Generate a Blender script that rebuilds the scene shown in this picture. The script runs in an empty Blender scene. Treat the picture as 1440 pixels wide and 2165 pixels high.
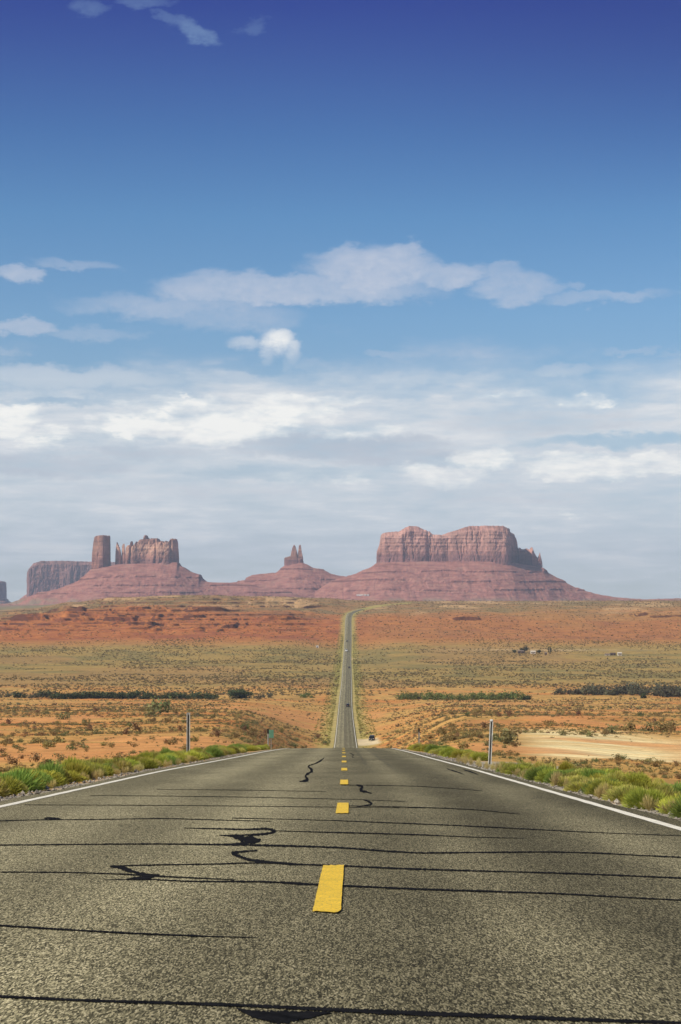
import bpy, bmesh, math, random
import numpy as np
from mathutils import Vector, Matrix
R = math.radians
rng = np.random.default_rng(7)
random.seed(7)
C = bpy.context.scene.collection
SC = bpy.context.scene

# ------------------------------------------------------------------ camera
F, HY = 4000.0, 1280.0            # focal length in photo pixels, eye-level row
cam = bpy.data.cameras.new("camera"); cam_o = bpy.data.objects.new("camera", cam); C.objects.link(cam_o)
cam.sensor_fit = 'VERTICAL'; cam.sensor_height = 36.0; cam.sensor_width = 24.0
cam.lens = 36.0 * F / 2165.0
cam.shift_y = (HY - 1082.5) / 2165.0
cam.clip_start = 0.1; cam.clip_end = 90000
cam_o.location = (0, 0, 0); cam_o.rotation_euler = (math.pi / 2, 0, 0)
SC.camera = cam_o

# ------------------------------------------------------------------ sun, sky, exposure
SUN_AZ, SUN_EL = R(242), R(43)
SC.view_settings.view_transform = 'Standard'
SC.view_settings.look = 'None'
SC.view_settings.exposure = 0.04
SC.view_settings.gamma = 1.0
SC.cycles.use_denoising = True; SC.cycles.denoiser = 'OPENIMAGEDENOISE'; SC.cycles.denoising_input_passes = 'RGB_ALBEDO_NORMAL'
SC.cycles.max_bounces = 4; SC.cycles.diffuse_bounces = 2; SC.cycles.glossy_bounces = 2
SC.cycles.transmission_bounces = 2; SC.cycles.transparent_max_bounces = 6; SC.cycles.volume_bounces = 0
SC.cycles.sample_clamp_indirect = 4
sd = bpy.data.lights.new("sun", 'SUN'); sd.energy = 5.0; sd.angle = R(0.5); sd.color = (1.0, 0.92, 0.76)
so = bpy.data.objects.new("sun", sd); C.objects.link(so)
TO_SUN = Vector((math.sin(SUN_AZ) * math.cos(SUN_EL), math.cos(SUN_AZ) * math.cos(SUN_EL), math.sin(SUN_EL)))
so.rotation_euler = TO_SUN.to_track_quat('Z', 'Y').to_euler(); so.location = (-50, -40, 60)


class NT:
    """small helper for shader graphs"""
    def __init__(s, tree): s.t = tree; s.n = tree.nodes; s.l = tree.links
    def node(s, typ, **kw):
        n = s.n.new(typ)
        for k, v in kw.items(): setattr(n, k, v)
        return n
    def put(s, sock, v):
        if isinstance(v, bpy.types.NodeSocket): s.l.new(v, sock)
        else: sock.default_value = v
    def m(s, op, a, b=0.0, c=0.0, clamp=False):
        n = s.n.new('ShaderNodeMath'); n.operation = op; n.use_clamp = clamp
        s.put(n.inputs[0], a); s.put(n.inputs[1], b); s.put(n.inputs[2], c)
        return n.outputs[0]
    def noise(s, vec, scale, detail=3.0, rough=0.55, dist=0.0):
        n = s.n.new('ShaderNodeTexNoise'); s.put(n.inputs['Vector'], vec)
        n.inputs['Scale'].default_value = scale; n.inputs['Detail'].default_value = detail
        n.inputs['Roughness'].default_value = rough; n.inputs['Distortion'].default_value = dist
        return n.outputs['Fac']
    def sstep(s, v, lo, hi, a=0.0, b=1.0):
        n = s.n.new('ShaderNodeMapRange'); n.interpolation_type = 'SMOOTHSTEP'
        s.put(n.inputs[0], v)
        for i, q in enumerate((lo, hi, a, b)): s.put(n.inputs[i + 1], q)
        return n.outputs[0]
    def lin(s, v, lo, hi, a=0.0, b=1.0):
        n = s.n.new('ShaderNodeMapRange'); n.clamp = True
        s.put(n.inputs[0], v)
        for i, q in enumerate((lo, hi, a, b)): s.put(n.inputs[i + 1], q)
        return n.outputs[0]
    def mix(s, f, a, b, mode='MIX'):
        n = s.n.new('ShaderNodeMix'); n.data_type = 'RGBA'; n.blend_type = mode
        s.put(n.inputs[0], f); s.put(n.inputs[6], a); s.put(n.inputs[7], b)
        return n.outputs[2]
    def ramp(s, f, stops, interp='LINEAR'):
        n = s.n.new('ShaderNodeValToRGB'); r = n.color_ramp; r.interpolation = interp
        while len(r.elements) < len(stops): r.elements.new(0.5)
        for e, (p, c) in zip(r.elements, stops): e.position = p; e.color = (*c, 1)
        s.put(n.inputs[0], f); return n.outputs[0]
    def scale(s, vec, sx, sy, sz):
        n = s.n.new('ShaderNodeMapping'); s.put(n.inputs[0], vec); n.inputs['Scale'].default_value = (sx, sy, sz)
        return n.outputs[0]


def build_world():
    w = bpy.data.worlds.new("World"); SC.world = w; w.use_nodes = True
    g = NT(w.node_tree); bg = g.n['Background']; bg.inputs[1].default_value = 0.085
    sky = g.node('ShaderNodeTexSky', sky_type='NISHITA', sun_disc=False)
    sky.sun_elevation = SUN_EL; sky.sun_rotation = SUN_AZ; sky.altitude = 1600
    tc = g.node('ShaderNodeTexCoord').outputs['Generated']
    nv = g.node('ShaderNodeVectorMath', operation='NORMALIZE'); g.put(nv.inputs[0], tc)
    sx = g.node('ShaderNodeSeparateXYZ'); g.put(sx.inputs[0], nv.outputs[0])
    az = g.m('ARCTAN2', sx.outputs[0], sx.outputs[1])
    el = g.m('ARCSINE', sx.outputs[2])
    # clear-sky colour by elevation (the air above the desert is deep blue up high)
    D = 0.3491                                       # 20 degrees
    e = g.m('DIVIDE', el, D, clamp=True)
    tint = g.ramp(e, [(0.0, (.74, .87, 1.06)), (.10, (.80, .86, 1.06)), (.27, (.96, 1.07, 1.14)), (.43, (.83, 1.09, 1.24)),
                      (.58, (.61, .97, 1.22)), (.70, (.42, .70, 1.08)), (.82, (.30, .43, .94)), (.91, (.20, .25, .85)), (1.0, (.18, .215, .83))])
    # lens vignette put into the sky colour: deeper towards the upper right
    side = g.sstep(az, -0.02, 0.24)
    hi = g.m('MULTIPLY', side, g.sstep(el, 0.16, 0.33))
    tint = g.mix(g.m('MULTIPLY', hi, .45), tint, (.15, .19, .60, 1))
    zen = g.sstep(el, 0.34, 0.75)
    tint = g.mix(zen, tint, (.95, .98, 1.05, 1))
    base = g.mix(1.0, sky.outputs[0], tint, 'MULTIPLY')
    # ---- clouds, in direction space (far away)
    cv = g.node('ShaderNodeCombineXYZ'); g.put(cv.inputs[0], az); g.put(cv.inputs[1], el)
    uv = cv.outputs[0]
    w1 = g.m('SUBTRACT', g.noise(g.scale(uv, 1, 2.2, 1), 38, 5, .6), .5)
    w2 = g.m('SUBTRACT', g.noise(g.scale(uv, 1.1, 1.8, 1), 130, 5, .65), .5)
    off = g.node('ShaderNodeMapping'); g.put(off.inputs[0], uv); off.inputs['Location'].default_value = (3.1, 1.7, 0)
    w3 = g.m('SUBTRACT', g.noise(g.scale(off.outputs[0], 1, 2.0, 1), 55, 5, .6), .5)
    azw = g.m('ADD', az, g.m('MULTIPLY', w3, .030))
    elw = g.m('ADD', el, g.m('ADD', g.m('MULTIPLY', w1, .016), g.m('MULTIPLY', w2, .006)))

    def ang(px, py):
        a = math.atan((px - 720) / F); return a, math.atan((HY - py) / F * math.cos(a))
    azp = g.m('ADD', az, g.m('MULTIPLY', w2, .007)); elp = g.m('ADD', el, g.m('MULTIPLY', w2, .007))
    def blob(px, py, rx, ry, amp, tilt=0.0, soft=.25, calm=False):
        a, b = ang(px, py)
        dx = g.m('SUBTRACT', azp if calm else azw, a); dy = g.m('SUBTRACT', elp if calm else elw, b)
        if tilt: dy = g.m('SUBTRACT', dy, g.m('MULTIPLY', dx, tilt))
        dx = g.m('DIVIDE', dx, rx / F); dy = g.m('DIVIDE', dy, ry / F)
        q = g.m('ADD', g.m('MULTIPLY', dx, dx), g.m('MULTIPLY', dy, dy))
        return g.sstep(q, 1.25, soft, 0.0, amp)
    def union(bl):
        o = bl[0]
        for x in bl[1:]: o = g.m('MAXIMUM', o, x)
        return o
    # long single clouds high up
    high = union([blob(640, 612, 300, 32, .66, -.02), blob(790, 572, 150, 58, .78), blob(850, 545, 60, 34, .7), blob(740, 540, 60, 30, .55), blob(500, 612, 180, 36, .68),
                  blob(370, 648, 250, 30, .50, .0, .0), blob(480, 668, 170, 36, .40, .0, .0), blob(930, 583, 110, 30, .62, .1),
                  blob(1085, 608, 100, 36, .52), blob(1060, 575, 55, 20, .44), blob(1130, 612, 70, 26, .40), blob(1280, 628, 150, 16, .42, .05, 0.), blob(1215, 605, 30, 12, .3, 0, 0.),
                  blob(40, 574, 60, 22, .60), blob(165, 560, 100, 12, .34, -.08, 0.),
                  blob(45, 690, 85, 22, .60), blob(190, 706, 120, 15, .32, 0, 0.), blob(10, 738, 50, 12, .3, 0, 0.),
                  blob(408, 64, 56, 24, .34, -.25, 0.), blob(355, 42, 40, 12, .2, -.3, 0.), blob(190, 18, 36, 18, .20, 0, 0.), blob(540, 56, 30, 16, .14, 0, 0.), blob(300, 4, 70, 14, .2, 0, 0.),
                  blob(820, 750, 55, 10, .32, 0, 0.), blob(670, 775, 75, 18, .28, 0, 0.), blob(1180, 785, 90, 20, .46, 0., 0.), blob(1100, 790, 60, 14, .3, 0, 0.),
                  blob(1340, 742, 70, 8, .28, 0, 0.), blob(1400, 820, 130, 18, .5, 0, 0.), blob(1425, 755, 50, 9, .25, 0, 0.)])
    puff = union([blob(590, 718, 42, 28, 1.0, 0, 0., True), blob(565, 740, 21, 40, .95, 0, 0., True), blob(618, 744, 22, 38, .95, 0, 0., True), blob(520, 726, 44, 18, .6, 0, 0., True), blob(608, 770, 14, 28, .6, 0, 0., True), blob(588, 732, 36, 26, 1.0, 0, 0., True)])
    # the bank of cloud lying along the horizon: layered sheets with heaped, sunlit heads
    lay = g.noise(g.scale(uv, 1, 4.2, 1), 15, 7, .60)
    lay2 = g.noise(g.scale(off.outputs[0], 1, 7.0, 1), 30, 6, .62)
    heap = g.noise(g.scale(uv, 1, 2.6, 1), 46, 7, .62)
    mixn = g.m('ADD', g.m('MULTIPLY', lay, .55), g.m('MULTIPLY', lay2, .45))
    elb = g.m('ADD', el, g.m('MULTIPLY', g.m('SUBTRACT', g.noise(g.scale(uv, 1, 2.6, 1), 11, 6, .62), .5), .085))
    top = g.sstep(elb, .140, .098)
    env = g.m('MULTIPLY', top, g.sstep(el, -.01, .05, .62, 1.0))
    bank = g.m('MULTIPLY', g.sstep(mixn, .34, .58, .52, .98), env)
    gap = union([blob(1330, 930, 260, 18, .75, 0, 0.), blob(110, 850, 130, 14, .55, 0, 0.), blob(560, 775, 200, 16, .6, 0, 0.), blob(900, 830, 160, 14, .35, 0, 0.), blob(600, 1000, 260, 20, .4, 0, 0.), blob(1000, 770, 250, 18, .5, 0, 0.)])
    bank = g.m('MULTIPLY', bank, g.m('SUBTRACT', 1.0, gap))
    bank = union([bank, blob(150, 800, 340, 30, .60, -.02, 0.), blob(520, 800, 95, 15, .55, 0, 0.), blob(860, 802, 130, 16, .55, 0, 0.)])
    # where the heads catch the sun
    hb = union([blob(20, 885, 75, 46, 1., 0, 0.), blob(90, 925, 80, 32, .8, 0, 0.), blob(290, 898, 130, 44, 1., 0, 0.), blob(490, 905, 150, 46, 1.05, 0, 0.), blob(580, 880, 190, 36, .9, 0, 0.),
                blob(420, 858, 220, 26, .75, 0, 0.), blob(640, 848, 180, 22, .7, 0, 0.), blob(770, 915, 120, 24, .65, 0, 0.), blob(1020, 972, 90, 34, .95, 0, 0.), blob(930, 1005, 120, 34, .6, 0, 0.),
                blob(1200, 985, 120, 34, .8, 0, 0.), blob(1350, 985, 220, 32, .8, 0, 0.), blob(1240, 848, 90, 20, .6, 0, 0.), blob(1100, 830, 110, 12, .6, 0, 0.), blob(700, 1010, 180, 26, .45, 0, 0.), blob(1250, 1088, 70, 8, .45, 0, 0.)])
    heads = g.sstep(g.m('ADD', hb, g.m('MULTIPLY', g.m('SUBTRACT', heap, .5), 2.2)), .12, 1.08)
    heads = g.m('MULTIPLY', heads, g.sstep(hb, .0, .5))
    shb = union([blob(720, 945, 300, 34, .9, 0, 0.), blob(850, 968, 240, 28, .75, 0, 0.), blob(80, 985, 260, 40, .7, 0, 0.), blob(1150, 893, 300, 34, .5, 0, 0.), blob(280, 958, 200, 20, .6, 0, 0.), blob(400, 1040, 400, 30, .4, 0, 0.), blob(1100, 1050, 300, 30, .4, 0, 0.)])
    shade = g.sstep(g.m('ADD', shb, g.m('MULTIPLY', g.m('SUBTRACT', lay2, .5), 1.4)), .15, 1.0)
    wisp = g.lin(g.m('ADD', g.m('MULTIPLY', w1, .9), g.m('MULTIPLY', w2, 1.0)), -.30, .32, .62, 1.16)
    alpha = g.m('MAXIMUM', g.m('MULTIPLY', high, wisp, clamp=True), bank)
    pf = g.m('MULTIPLY', g.m('MULTIPLY', puff, g.sstep(elp, .128, .141, .35, 1.0)), g.lin(g.m('ADD', w2, g.m('MULTIPLY', w1, .6)), -.3, .25, .70, 1.0), clamp=True)
    alpha = g.m('MAXIMUM', alpha, g.m('MAXIMUM', pf, g.m('MULTIPLY', heads, .96)))
    S = 1 / .085                                      # colours are radiance / strength
    thin = tuple(c * S for c in (.56, .605, .71)) + (1,)
    lit = tuple(c * S for c in (.98, .97, .93)) + (1,)
    dark = tuple(c * S for c in (.50, .555, .635)) + (1,)
    bankc = g.mix(g.sstep(el, .035, .085), tuple(c * S for c in (.65, .705, .755)) + (1,), tuple(c * S for c in (.70, .735, .775)) + (1,))
    body = g.mix(g.sstep(el, .135, .118), thin, bankc)
    body = g.mix(g.sstep(el, .20, .26), body, tuple(c * S for c in (.32, .50, .68)) + (1,))
    body = g.mix(g.m('MULTIPLY', g.sstep(mixn, .50, .66), g.sstep(el, .135, .115, 0, .8)), body, tuple(c * S for c in (.82, .83, .84)) + (1,))
    col = g.mix(g.m('MULTIPLY', shade, .9), body, dark)
    col = g.mix(g.m('MAXIMUM', pf, g.m('MULTIPLY', heads, g.m('SUBTRACT', 1.0, g.m('MULTIPLY', shade, .5)))), col, lit)
    out = g.mix(alpha, base, col)
    g.l.new(out, bg.inputs[0])
build_world()

# ------------------------------------------------------------------ helpers
def tag(o, label, cat, group=None):
    o['label'] = label; o['category'] = cat
    if group: o['group'] = group
    return o
def link(name, me, mats, parent=None):
    o = bpy.data.objects.new(name, me); C.objects.link(o)
    if mats is not None:
        for m in (mats if isinstance(mats, (list, tuple)) else [mats]): me.materials.append(m)
    if parent is not None: o.parent = parent
    return o
def mesh_np(name, V, Fc, smooth=False):
    """V (n,3), Fc list of (k,3) or (k,4) index arrays"""
    me = bpy.data.meshes.new(name)
    Fc = [np.asarray(f, np.int32) for f in (Fc if isinstance(Fc, list) else [Fc])]
    V = np.asarray(V, np.float32)
    me.vertices.add(len(V)); me.vertices.foreach_set('co', V.ravel())
    nl = sum(f.size for f in Fc); nf = sum(len(f) for f in Fc)
    me.loops.add(nl); me.polygons.add(nf)
    me.loops.foreach_set('vertex_index', np.concatenate([f.ravel() for f in Fc]))
    tot = np.concatenate([np.full(len(f), f.shape[1], np.int32) for f in Fc])
    st = np.concatenate([[0], np.cumsum(tot)[:-1]]).astype(np.int32)
    me.polygons.foreach_set('loop_start', st); me.polygons.foreach_set('loop_total', tot)
    me.polygons.foreach_set('use_smooth', np.full(nf, smooth))
    me.update(calc_edges=True); me.validate()
    return me
def set_color(me, col, name='soil'):
    a = me.color_attributes.new(name, 'FLOAT_COLOR', 'POINT')
    c = np.ones((len(col), 4), np.float32); c[:, :3] = col
    a.data.foreach_set('color', c.ravel())
def grid_faces(n, m):
    i = np.arange(n - 1)[:, None] * m + np.arange(m - 1)[None, :]
    return np.stack([i, i + 1, i + m + 1, i + m], -1).reshape(-1, 4)
def _hash(ix, iy, s):
    h = (ix.astype(np.int64) * 374761393 + iy.astype(np.int64) * 668265263 + s * 974711) & 0x7fffffff
    h = ((h ^ (h >> 13)) * 1274126177) & 0x7fffffff
    return ((h ^ (h >> 16)) & 0xffff) / 65535.0
def vnoise(x, y, s=0):
    x, y = np.broadcast_arrays(np.asarray(x, float), np.asarray(y, float))
    ix, iy = np.floor(x), np.floor(y); fx, fy = x - ix, y - iy
    fx = fx * fx * (3 - 2 * fx); fy = fy * fy * (3 - 2 * fy)
    ix = ix.astype(np.int64); iy = iy.astype(np.int64)
    a = _hash(ix, iy, s); b = _hash(ix + 1, iy, s); c = _hash(ix, iy + 1, s); d = _hash(ix + 1, iy + 1, s)
    return (a + (b - a) * fx) * (1 - fy) + (c + (d - c) * fx) * fy
def fbm(x, y, s=0, o=4, g=.5):
    t = 0; a = 1; n = 0
    for k in range(o):
        t = t + a * vnoise(np.asarray(x) * 2 ** k, np.asarray(y) * 2 ** k, s + 17 * k); n += a; a *= g
    return t / n
def sm(x, a, b):
    t = np.clip((np.asarray(x, float) - a) / (b - a), 0, 1); return t * t * (3 - 2 * t)
def pchip(xp, yp):
    xp = np.array(xp, float); yp = np.array(yp, float)
    h = np.diff(xp); dl = np.diff(yp) / h; n = len(xp); d = np.zeros(n)
    for k in range(1, n - 1):
        if dl[k - 1] * dl[k] > 0:
            w1 = 2 * h[k] + h[k - 1]; w2 = h[k] + 2 * h[k - 1]
            d[k] = (w1 + w2) / (w1 / dl[k - 1] + w2 / dl[k])
    d[0] = dl[0]; d[-1] = dl[-1]
    def f(x):
        x = np.asarray(x, float); k = np.clip(np.searchsorted(xp, x) - 1, 0, n - 2)
        t = (x - xp[k]) / h[k]
        r = (yp[k] * (1 + 2 * t) * (1 - t) ** 2 + h[k] * d[k] * t * (1 - t) ** 2 + yp[k + 1] * t * t * (3 - 2 * t) + h[k] * d[k + 1] * t * t * (t - 1))
        r = np.where(x < xp[0], yp[0] + d[0] * (x - xp[0]), r)
        return np.where(x > xp[-1], yp[-1] + d[-1] * (x - xp[-1]), r)
    return f

def principled(name, color=(.5, .5, .5), rough=.8, metal=0.0, spec=.3, var=0.0, vscale=6.0):
    m = bpy.data.materials.new(name); m.use_nodes = True
    g = NT(m.node_tree); b = g.n['Principled BSDF']
    b.inputs['Roughness'].default_value = rough; b.inputs['Metallic'].default_value = metal
    b.inputs['Specular IOR Level'].default_value = spec
    if var:
        p = g.node('ShaderNodeTexCoord').outputs['Object']
        f = g.lin(g.noise(p, vscale, 4), .3, .7, 1 - var, 1 + var)
        n = g.node('ShaderNodeVectorMath', operation='SCALE'); n.inputs[0].default_value = color; g.put(n.inputs['Scale'], f)
        g.l.new(n.outputs[0], b.inputs['Base Color'])
    else:
        b.inputs['Base Color'].default_value = (*color, 1)
    return m

# ------------------------------------------------------------------ the lie of the land
S0, H0 = (1546 - HY) / F, 0.9675
_far = pchip([125, 160, 250, 400, 520, 634, 781, 1119, 1376, 1910, 2307, 2830, 3000, 3300, 3800, 5000],
             [-9.44, -12.35, -20.2, -33.2, -41.6, -47.7, -52.3, -58.6, -58.8, -56, -40, -13.6, -6.5, 5.5, 9, 10])
def zroad(d):
    d = np.asarray(d, float)
    near = -H0 - S0 * d - 7.9e-5 * np.clip(d - 80, 0, None) ** 2
    return np.where(d < 125, near, _far(d))
_xc = pchip([-60, 0, 10, 24, 40, 72, 105, 125, 634, 1119, 1376, 1910, 2307, 2760, 2850, 2950, 3060, 3200, 3400],
            [-.42, -.12, -.07, .03, .08, .13, .17, .22, 1.71, 2.9, 4.3, 6.6, 9.1, 11.9, 14.5, 24, 45, 80, 135])
_xl = pchip([-60, 42, 60, 80, 100, 125, 634], [-4.35, -4.35, -4.05, -3.72, -3.5, -3.38, -2.06])
_xr = pchip([-60, 45, 72, 100, 125, 634], [3.34, 3.36, 3.22, 3.16, 3.35, 5.5])
def xcent(d): return _xc(d)
def xleft(d):
    d = np.asarray(d, float); return np.where(d < 634, _xl(np.minimum(d, 634)), _xc(d) - 3.78)
def xright(d):
    d = np.asarray(d, float); return np.where(d < 634, _xr(np.minimum(d, 634)), _xc(d) + 3.78)

PXS = np.array([-6000, -800, 0, 60, 150, 250, 400, 550, 700, 740, 800, 950, 1150, 1440, 2200, 7000], float)
ROWS = [  # distance: image rows of the side ground at PXS
    (60, [1640, 1640, 1637, 1637, 1636, 1635, 1634, 1634, 1634, 1634, 1634, 1634, 1635, 1641, 1645, 1645]),
    (100, [1632, 1632, 1618, 1617, 1614, 1611, 1606, 1602, 1600, 1600, 1600, 1602, 1610, 1629, 1632, 1632]),
    (150, [1610, 1610, 1598, 1597, 1595, 1592, 1586, 1576, 1576, 1578, 1580, 1583, 1592, 1612, 1612, 1612]),
    (220, [1585, 1585, 1577, 1576, 1574, 1572, 1566, 1559, 1560, 1565, 1563, 1562, 1572, 1592, 1592, 1592]),
    (320, [1556, 1556, 1553, 1553, 1552, 1550, 1546, 1543, 1545, 1548, 1545, 1544, 1550, 1565, 1565, 1565]),
    (450, [1533, 1533, 1532, 1532, 1531, 1530, 1528, 1527, 1529, 1530, 1529, 1527, 1528, 1535, 1535, 1535]),
    (620, [1512] * 16), (820, [1499] * 16), (1000, [1489] * 16), (1119, [1480.5] * 16), (1250, [1468] * 16),
    (1376, [1451] * 16), (1620, [1424] * 16), (1910, [1397] * 16),
    (2300, [1350, 1350, 1350, 1350, 1350, 1348, 1348, 1347, 1347, 1347, 1347, 1348, 1348, 1348, 1348, 1348]),
    (2500, [1330, 1330, 1328, 1325, 1318, 1315, 1317, 1322, 1328, 1330, 1330, 1328, 1328, 1328, 1328, 1328]),
    (2700, [1318, 1318, 1312, 1306, 1297, 1292, 1294, 1301, 1310, 1312, 1310, 1306, 1304, 1304, 1304, 1304]),
    (2900, [1310, 1310, 1300, 1296, 1284, 1276, 1275, 1281, 1292, 1295, 1293, 1289, 1286, 1284, 1284, 1284]),
    (3200, [1305, 1305, 1297, 1293, 1278, 1265, 1261, 1266, 1275, 1281, 1279, 1278, 1276, 1275, 1274, 1274]),
    (3600, [1300, 1300, 1293, 1289, 1272, 1261, 1257, 1260, 1264, 1268, 1269, 1270, 1270, 1269, 1268, 1268]),
    (4200, [1296, 1296, 1289, 1285, 1276, 1270, 1268, 1268, 1270, 1272, 1273, 1273, 1273, 1273, 1273, 1273]),
    (5500, [1288, 1288, 1284, 1281, 1276] + [1274] * 11), (7000, [1281, 1281, 1280, 1279, 1277] + [1275] * 11),
    (12000, [1276.5] * 16), (60000, [1277.5] * 16)]
RD = np.array([r[0] for r in ROWS], float); RV = np.array([r[1] for r in ROWS], float)
def zside(x, d):
    """side ground, interpolated over bearing and distance"""
    d = np.clip(d, 60, 60000); px = 720 + F * x / d
    j = np.clip(np.searchsorted(PXS, px) - 1, 0, 14); t = np.clip((px - PXS[j]) / (PXS[j + 1] - PXS[j]), 0, 1); t = t * t * (3 - 2 * t)
    k = np.clip(np.searchsorted(RD, d) - 1, 0, len(RD) - 2)
    u = np.clip((np.log(d) - np.log(RD[k])) / (np.log(RD[k + 1]) - np.log(RD[k])), 0, 1)
    def rowz(q):
        q = np.clip(q, 0, len(RD) - 1)
        return (HY - (RV[q, j] * (1 - t) + RV[q, j + 1] * t)) / F * RD[q]
    z1, z2 = rowz(k), rowz(k + 1)
    w = (d - RD[k]) / (RD[k + 1] - RD[k])
    return z1 * (1 - w) + z2 * w
LEDGES = [  # image row, first and last column, scarp height
    (1309, 30, 330, 3.4), (1301, 60, 250, 2.6), (1292, 105, 240, 3.0), (1303, 330, 560, 2.6), (1289, 270, 470, 2.4), (1312, 480, 640, 2.2), (1331, 270, 430, 1.8),
    (1325, 470, 540, 3.2), (1322, 150, 330, 1.5), (1284, 640, 690, 2.6), (1303, 1205, 1375, 2.8), (1306, 1330, 1460, 2.2), (1311, 960, 1015, 3.0), (1307, 800, 900, 1.2)]
_LD = []
def _ledge_lines():
    dd = np.linspace(2150, 3300, 500)
    for row, a, b, h in LEDGES:
        ps = np.linspace(a - 30, b + 30, 14); ld = []
        for p in ps:
            r = HY - F * zside((p - 720) / F * dd, dd) / dd; ld.append(float(np.interp(-row, -r, dd)))
        _LD.append((ps, np.array(ld)))
def scarps(x, d):
    if not _LD: _ledge_lines()
    px = 720 + F * x / np.maximum(d, 50); z = np.zeros_like(px)
    for k, ((row, a, b, h), (ps, ld)) in enumerate(zip(LEDGES, _LD)):
        dl = np.interp(px, ps, ld) + 46 * (fbm(x / 55, 0 * x, 400 + k, 5, .6) - .5)
        m = sm(px, a - 14, a + 10) * (1 - sm(px, b - 10, b + 14)) * sm(fbm(x / 30, 0 * x, 430 + k, 4), .36, .52)
        z = z + 1.7 * h * m * (sm(d, dl - 1.6, dl + 1.6) - sm(d, dl + 8, dl + 110))
    return z
def ground_z(x, d):
    x = np.asarray(x, float); d = np.asarray(d, float)
    zr = zroad(np.minimum(d, 3400)); xl, xr = xleft(d), xright(d)
    out = np.maximum(np.maximum(xl - x, x - xr), 0)           # metres outside the white lines
    zs = zside(x, d)
    zs = np.where(d < 60, zroad(d) + zs - float(zroad(60.)), zs)
    n1 = fbm(x / 60, d / 60, 3, 4) - .5; n2 = fbm(x / 9, d / 9, 5, 3) - .5
    far = sm(d, 40, 400)
    zs = zs + sm(out, 3, 30) * (n1 * (.5 + 1.6 * far) * (1 - .6 * sm(d, 3600, 6000)) + n2 * (.22 + .35 * far) * (1 - sm(d, 2000, 4000)))
    # ledgy red badlands where the land climbs to the plateau
    bad = sm(d, 2250, 2480) * (1 - sm(d, 3350, 3650))
    left = sm(720 + F * x / np.maximum(d, 1), 760, 560)
    nb = fbm(x / 110, d / 160, 11, 4) - .5
    nb2 = fbm(x / 420, d / 300, 12, 3) - .5
    zb = zs + bad * (nb * (3 + 1.5 * left) + nb2 * (3 + 9 * left))
    gul = np.abs(fbm(x / 45, d / 240, 31, 3) - .5)
    zb = zb - bad * (1.6 * left + .8) * np.clip(.16 - gul, 0, 1) * 6
    st = 6.0; ph = (zb + 2.2 * (fbm(x / 260, d / 260, 21, 2) - .5)) / st; fl = np.floor(ph); fr = ph - fl
    ter = (fl + sm(fr, .80, .845)) * st
    amt = bad * np.clip(.35 + .65 * left, 0, 1) * sm(fbm(x / 300, zb / 8, 41, 3), .36, .44)
    zs = zb + (ter + .5 * st * .2 - zb) * amt * .44 + np.where((d > 2150) & (d < 3400), scarps(x, d), 0)
    # blend to the graded road and its verge
    wid = np.where(d < 125, 6.0, 6.0 + .055 * (d - 125)); wid = np.minimum(wid, 60)
    k = sm(out, 1.0 + .002 * np.minimum(d, 2000), 2.0 + wid)
    vz = zr - .035 - .05 * sm(out, .4, 1.5) - sm(d, 150, 700) * .18 - .00012 * np.maximum(d - 700, 0)
    endf = sm(d, 3050, 3350)
    k = np.maximum(k, endf)
    return vz * (1 - k) + zs * k

def inv_road(py):
    """distance at which a sight line meets the road before the crest"""
    ds = np.linspace(3, 124, 6000); rows = HY - F * zroad(ds) / ds
    return np.interp(-np.asarray(py, float), -rows, ds)
def pt_on(px, d):
    x = (px - 720) / F * d; return np.array([x, d, float(ground_z(x, d))])
def ray_ground(px, py, d0=20, d1=8000):
    ds = np.geomspace(d0, d1, 4000); x = (px - 720) / F * ds
    zr = (HY - py) / F * ds; g = ground_z(x, ds); k = np.argmax(g >= zr)
    return np.array([x[k], ds[k], g[k]])

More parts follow.
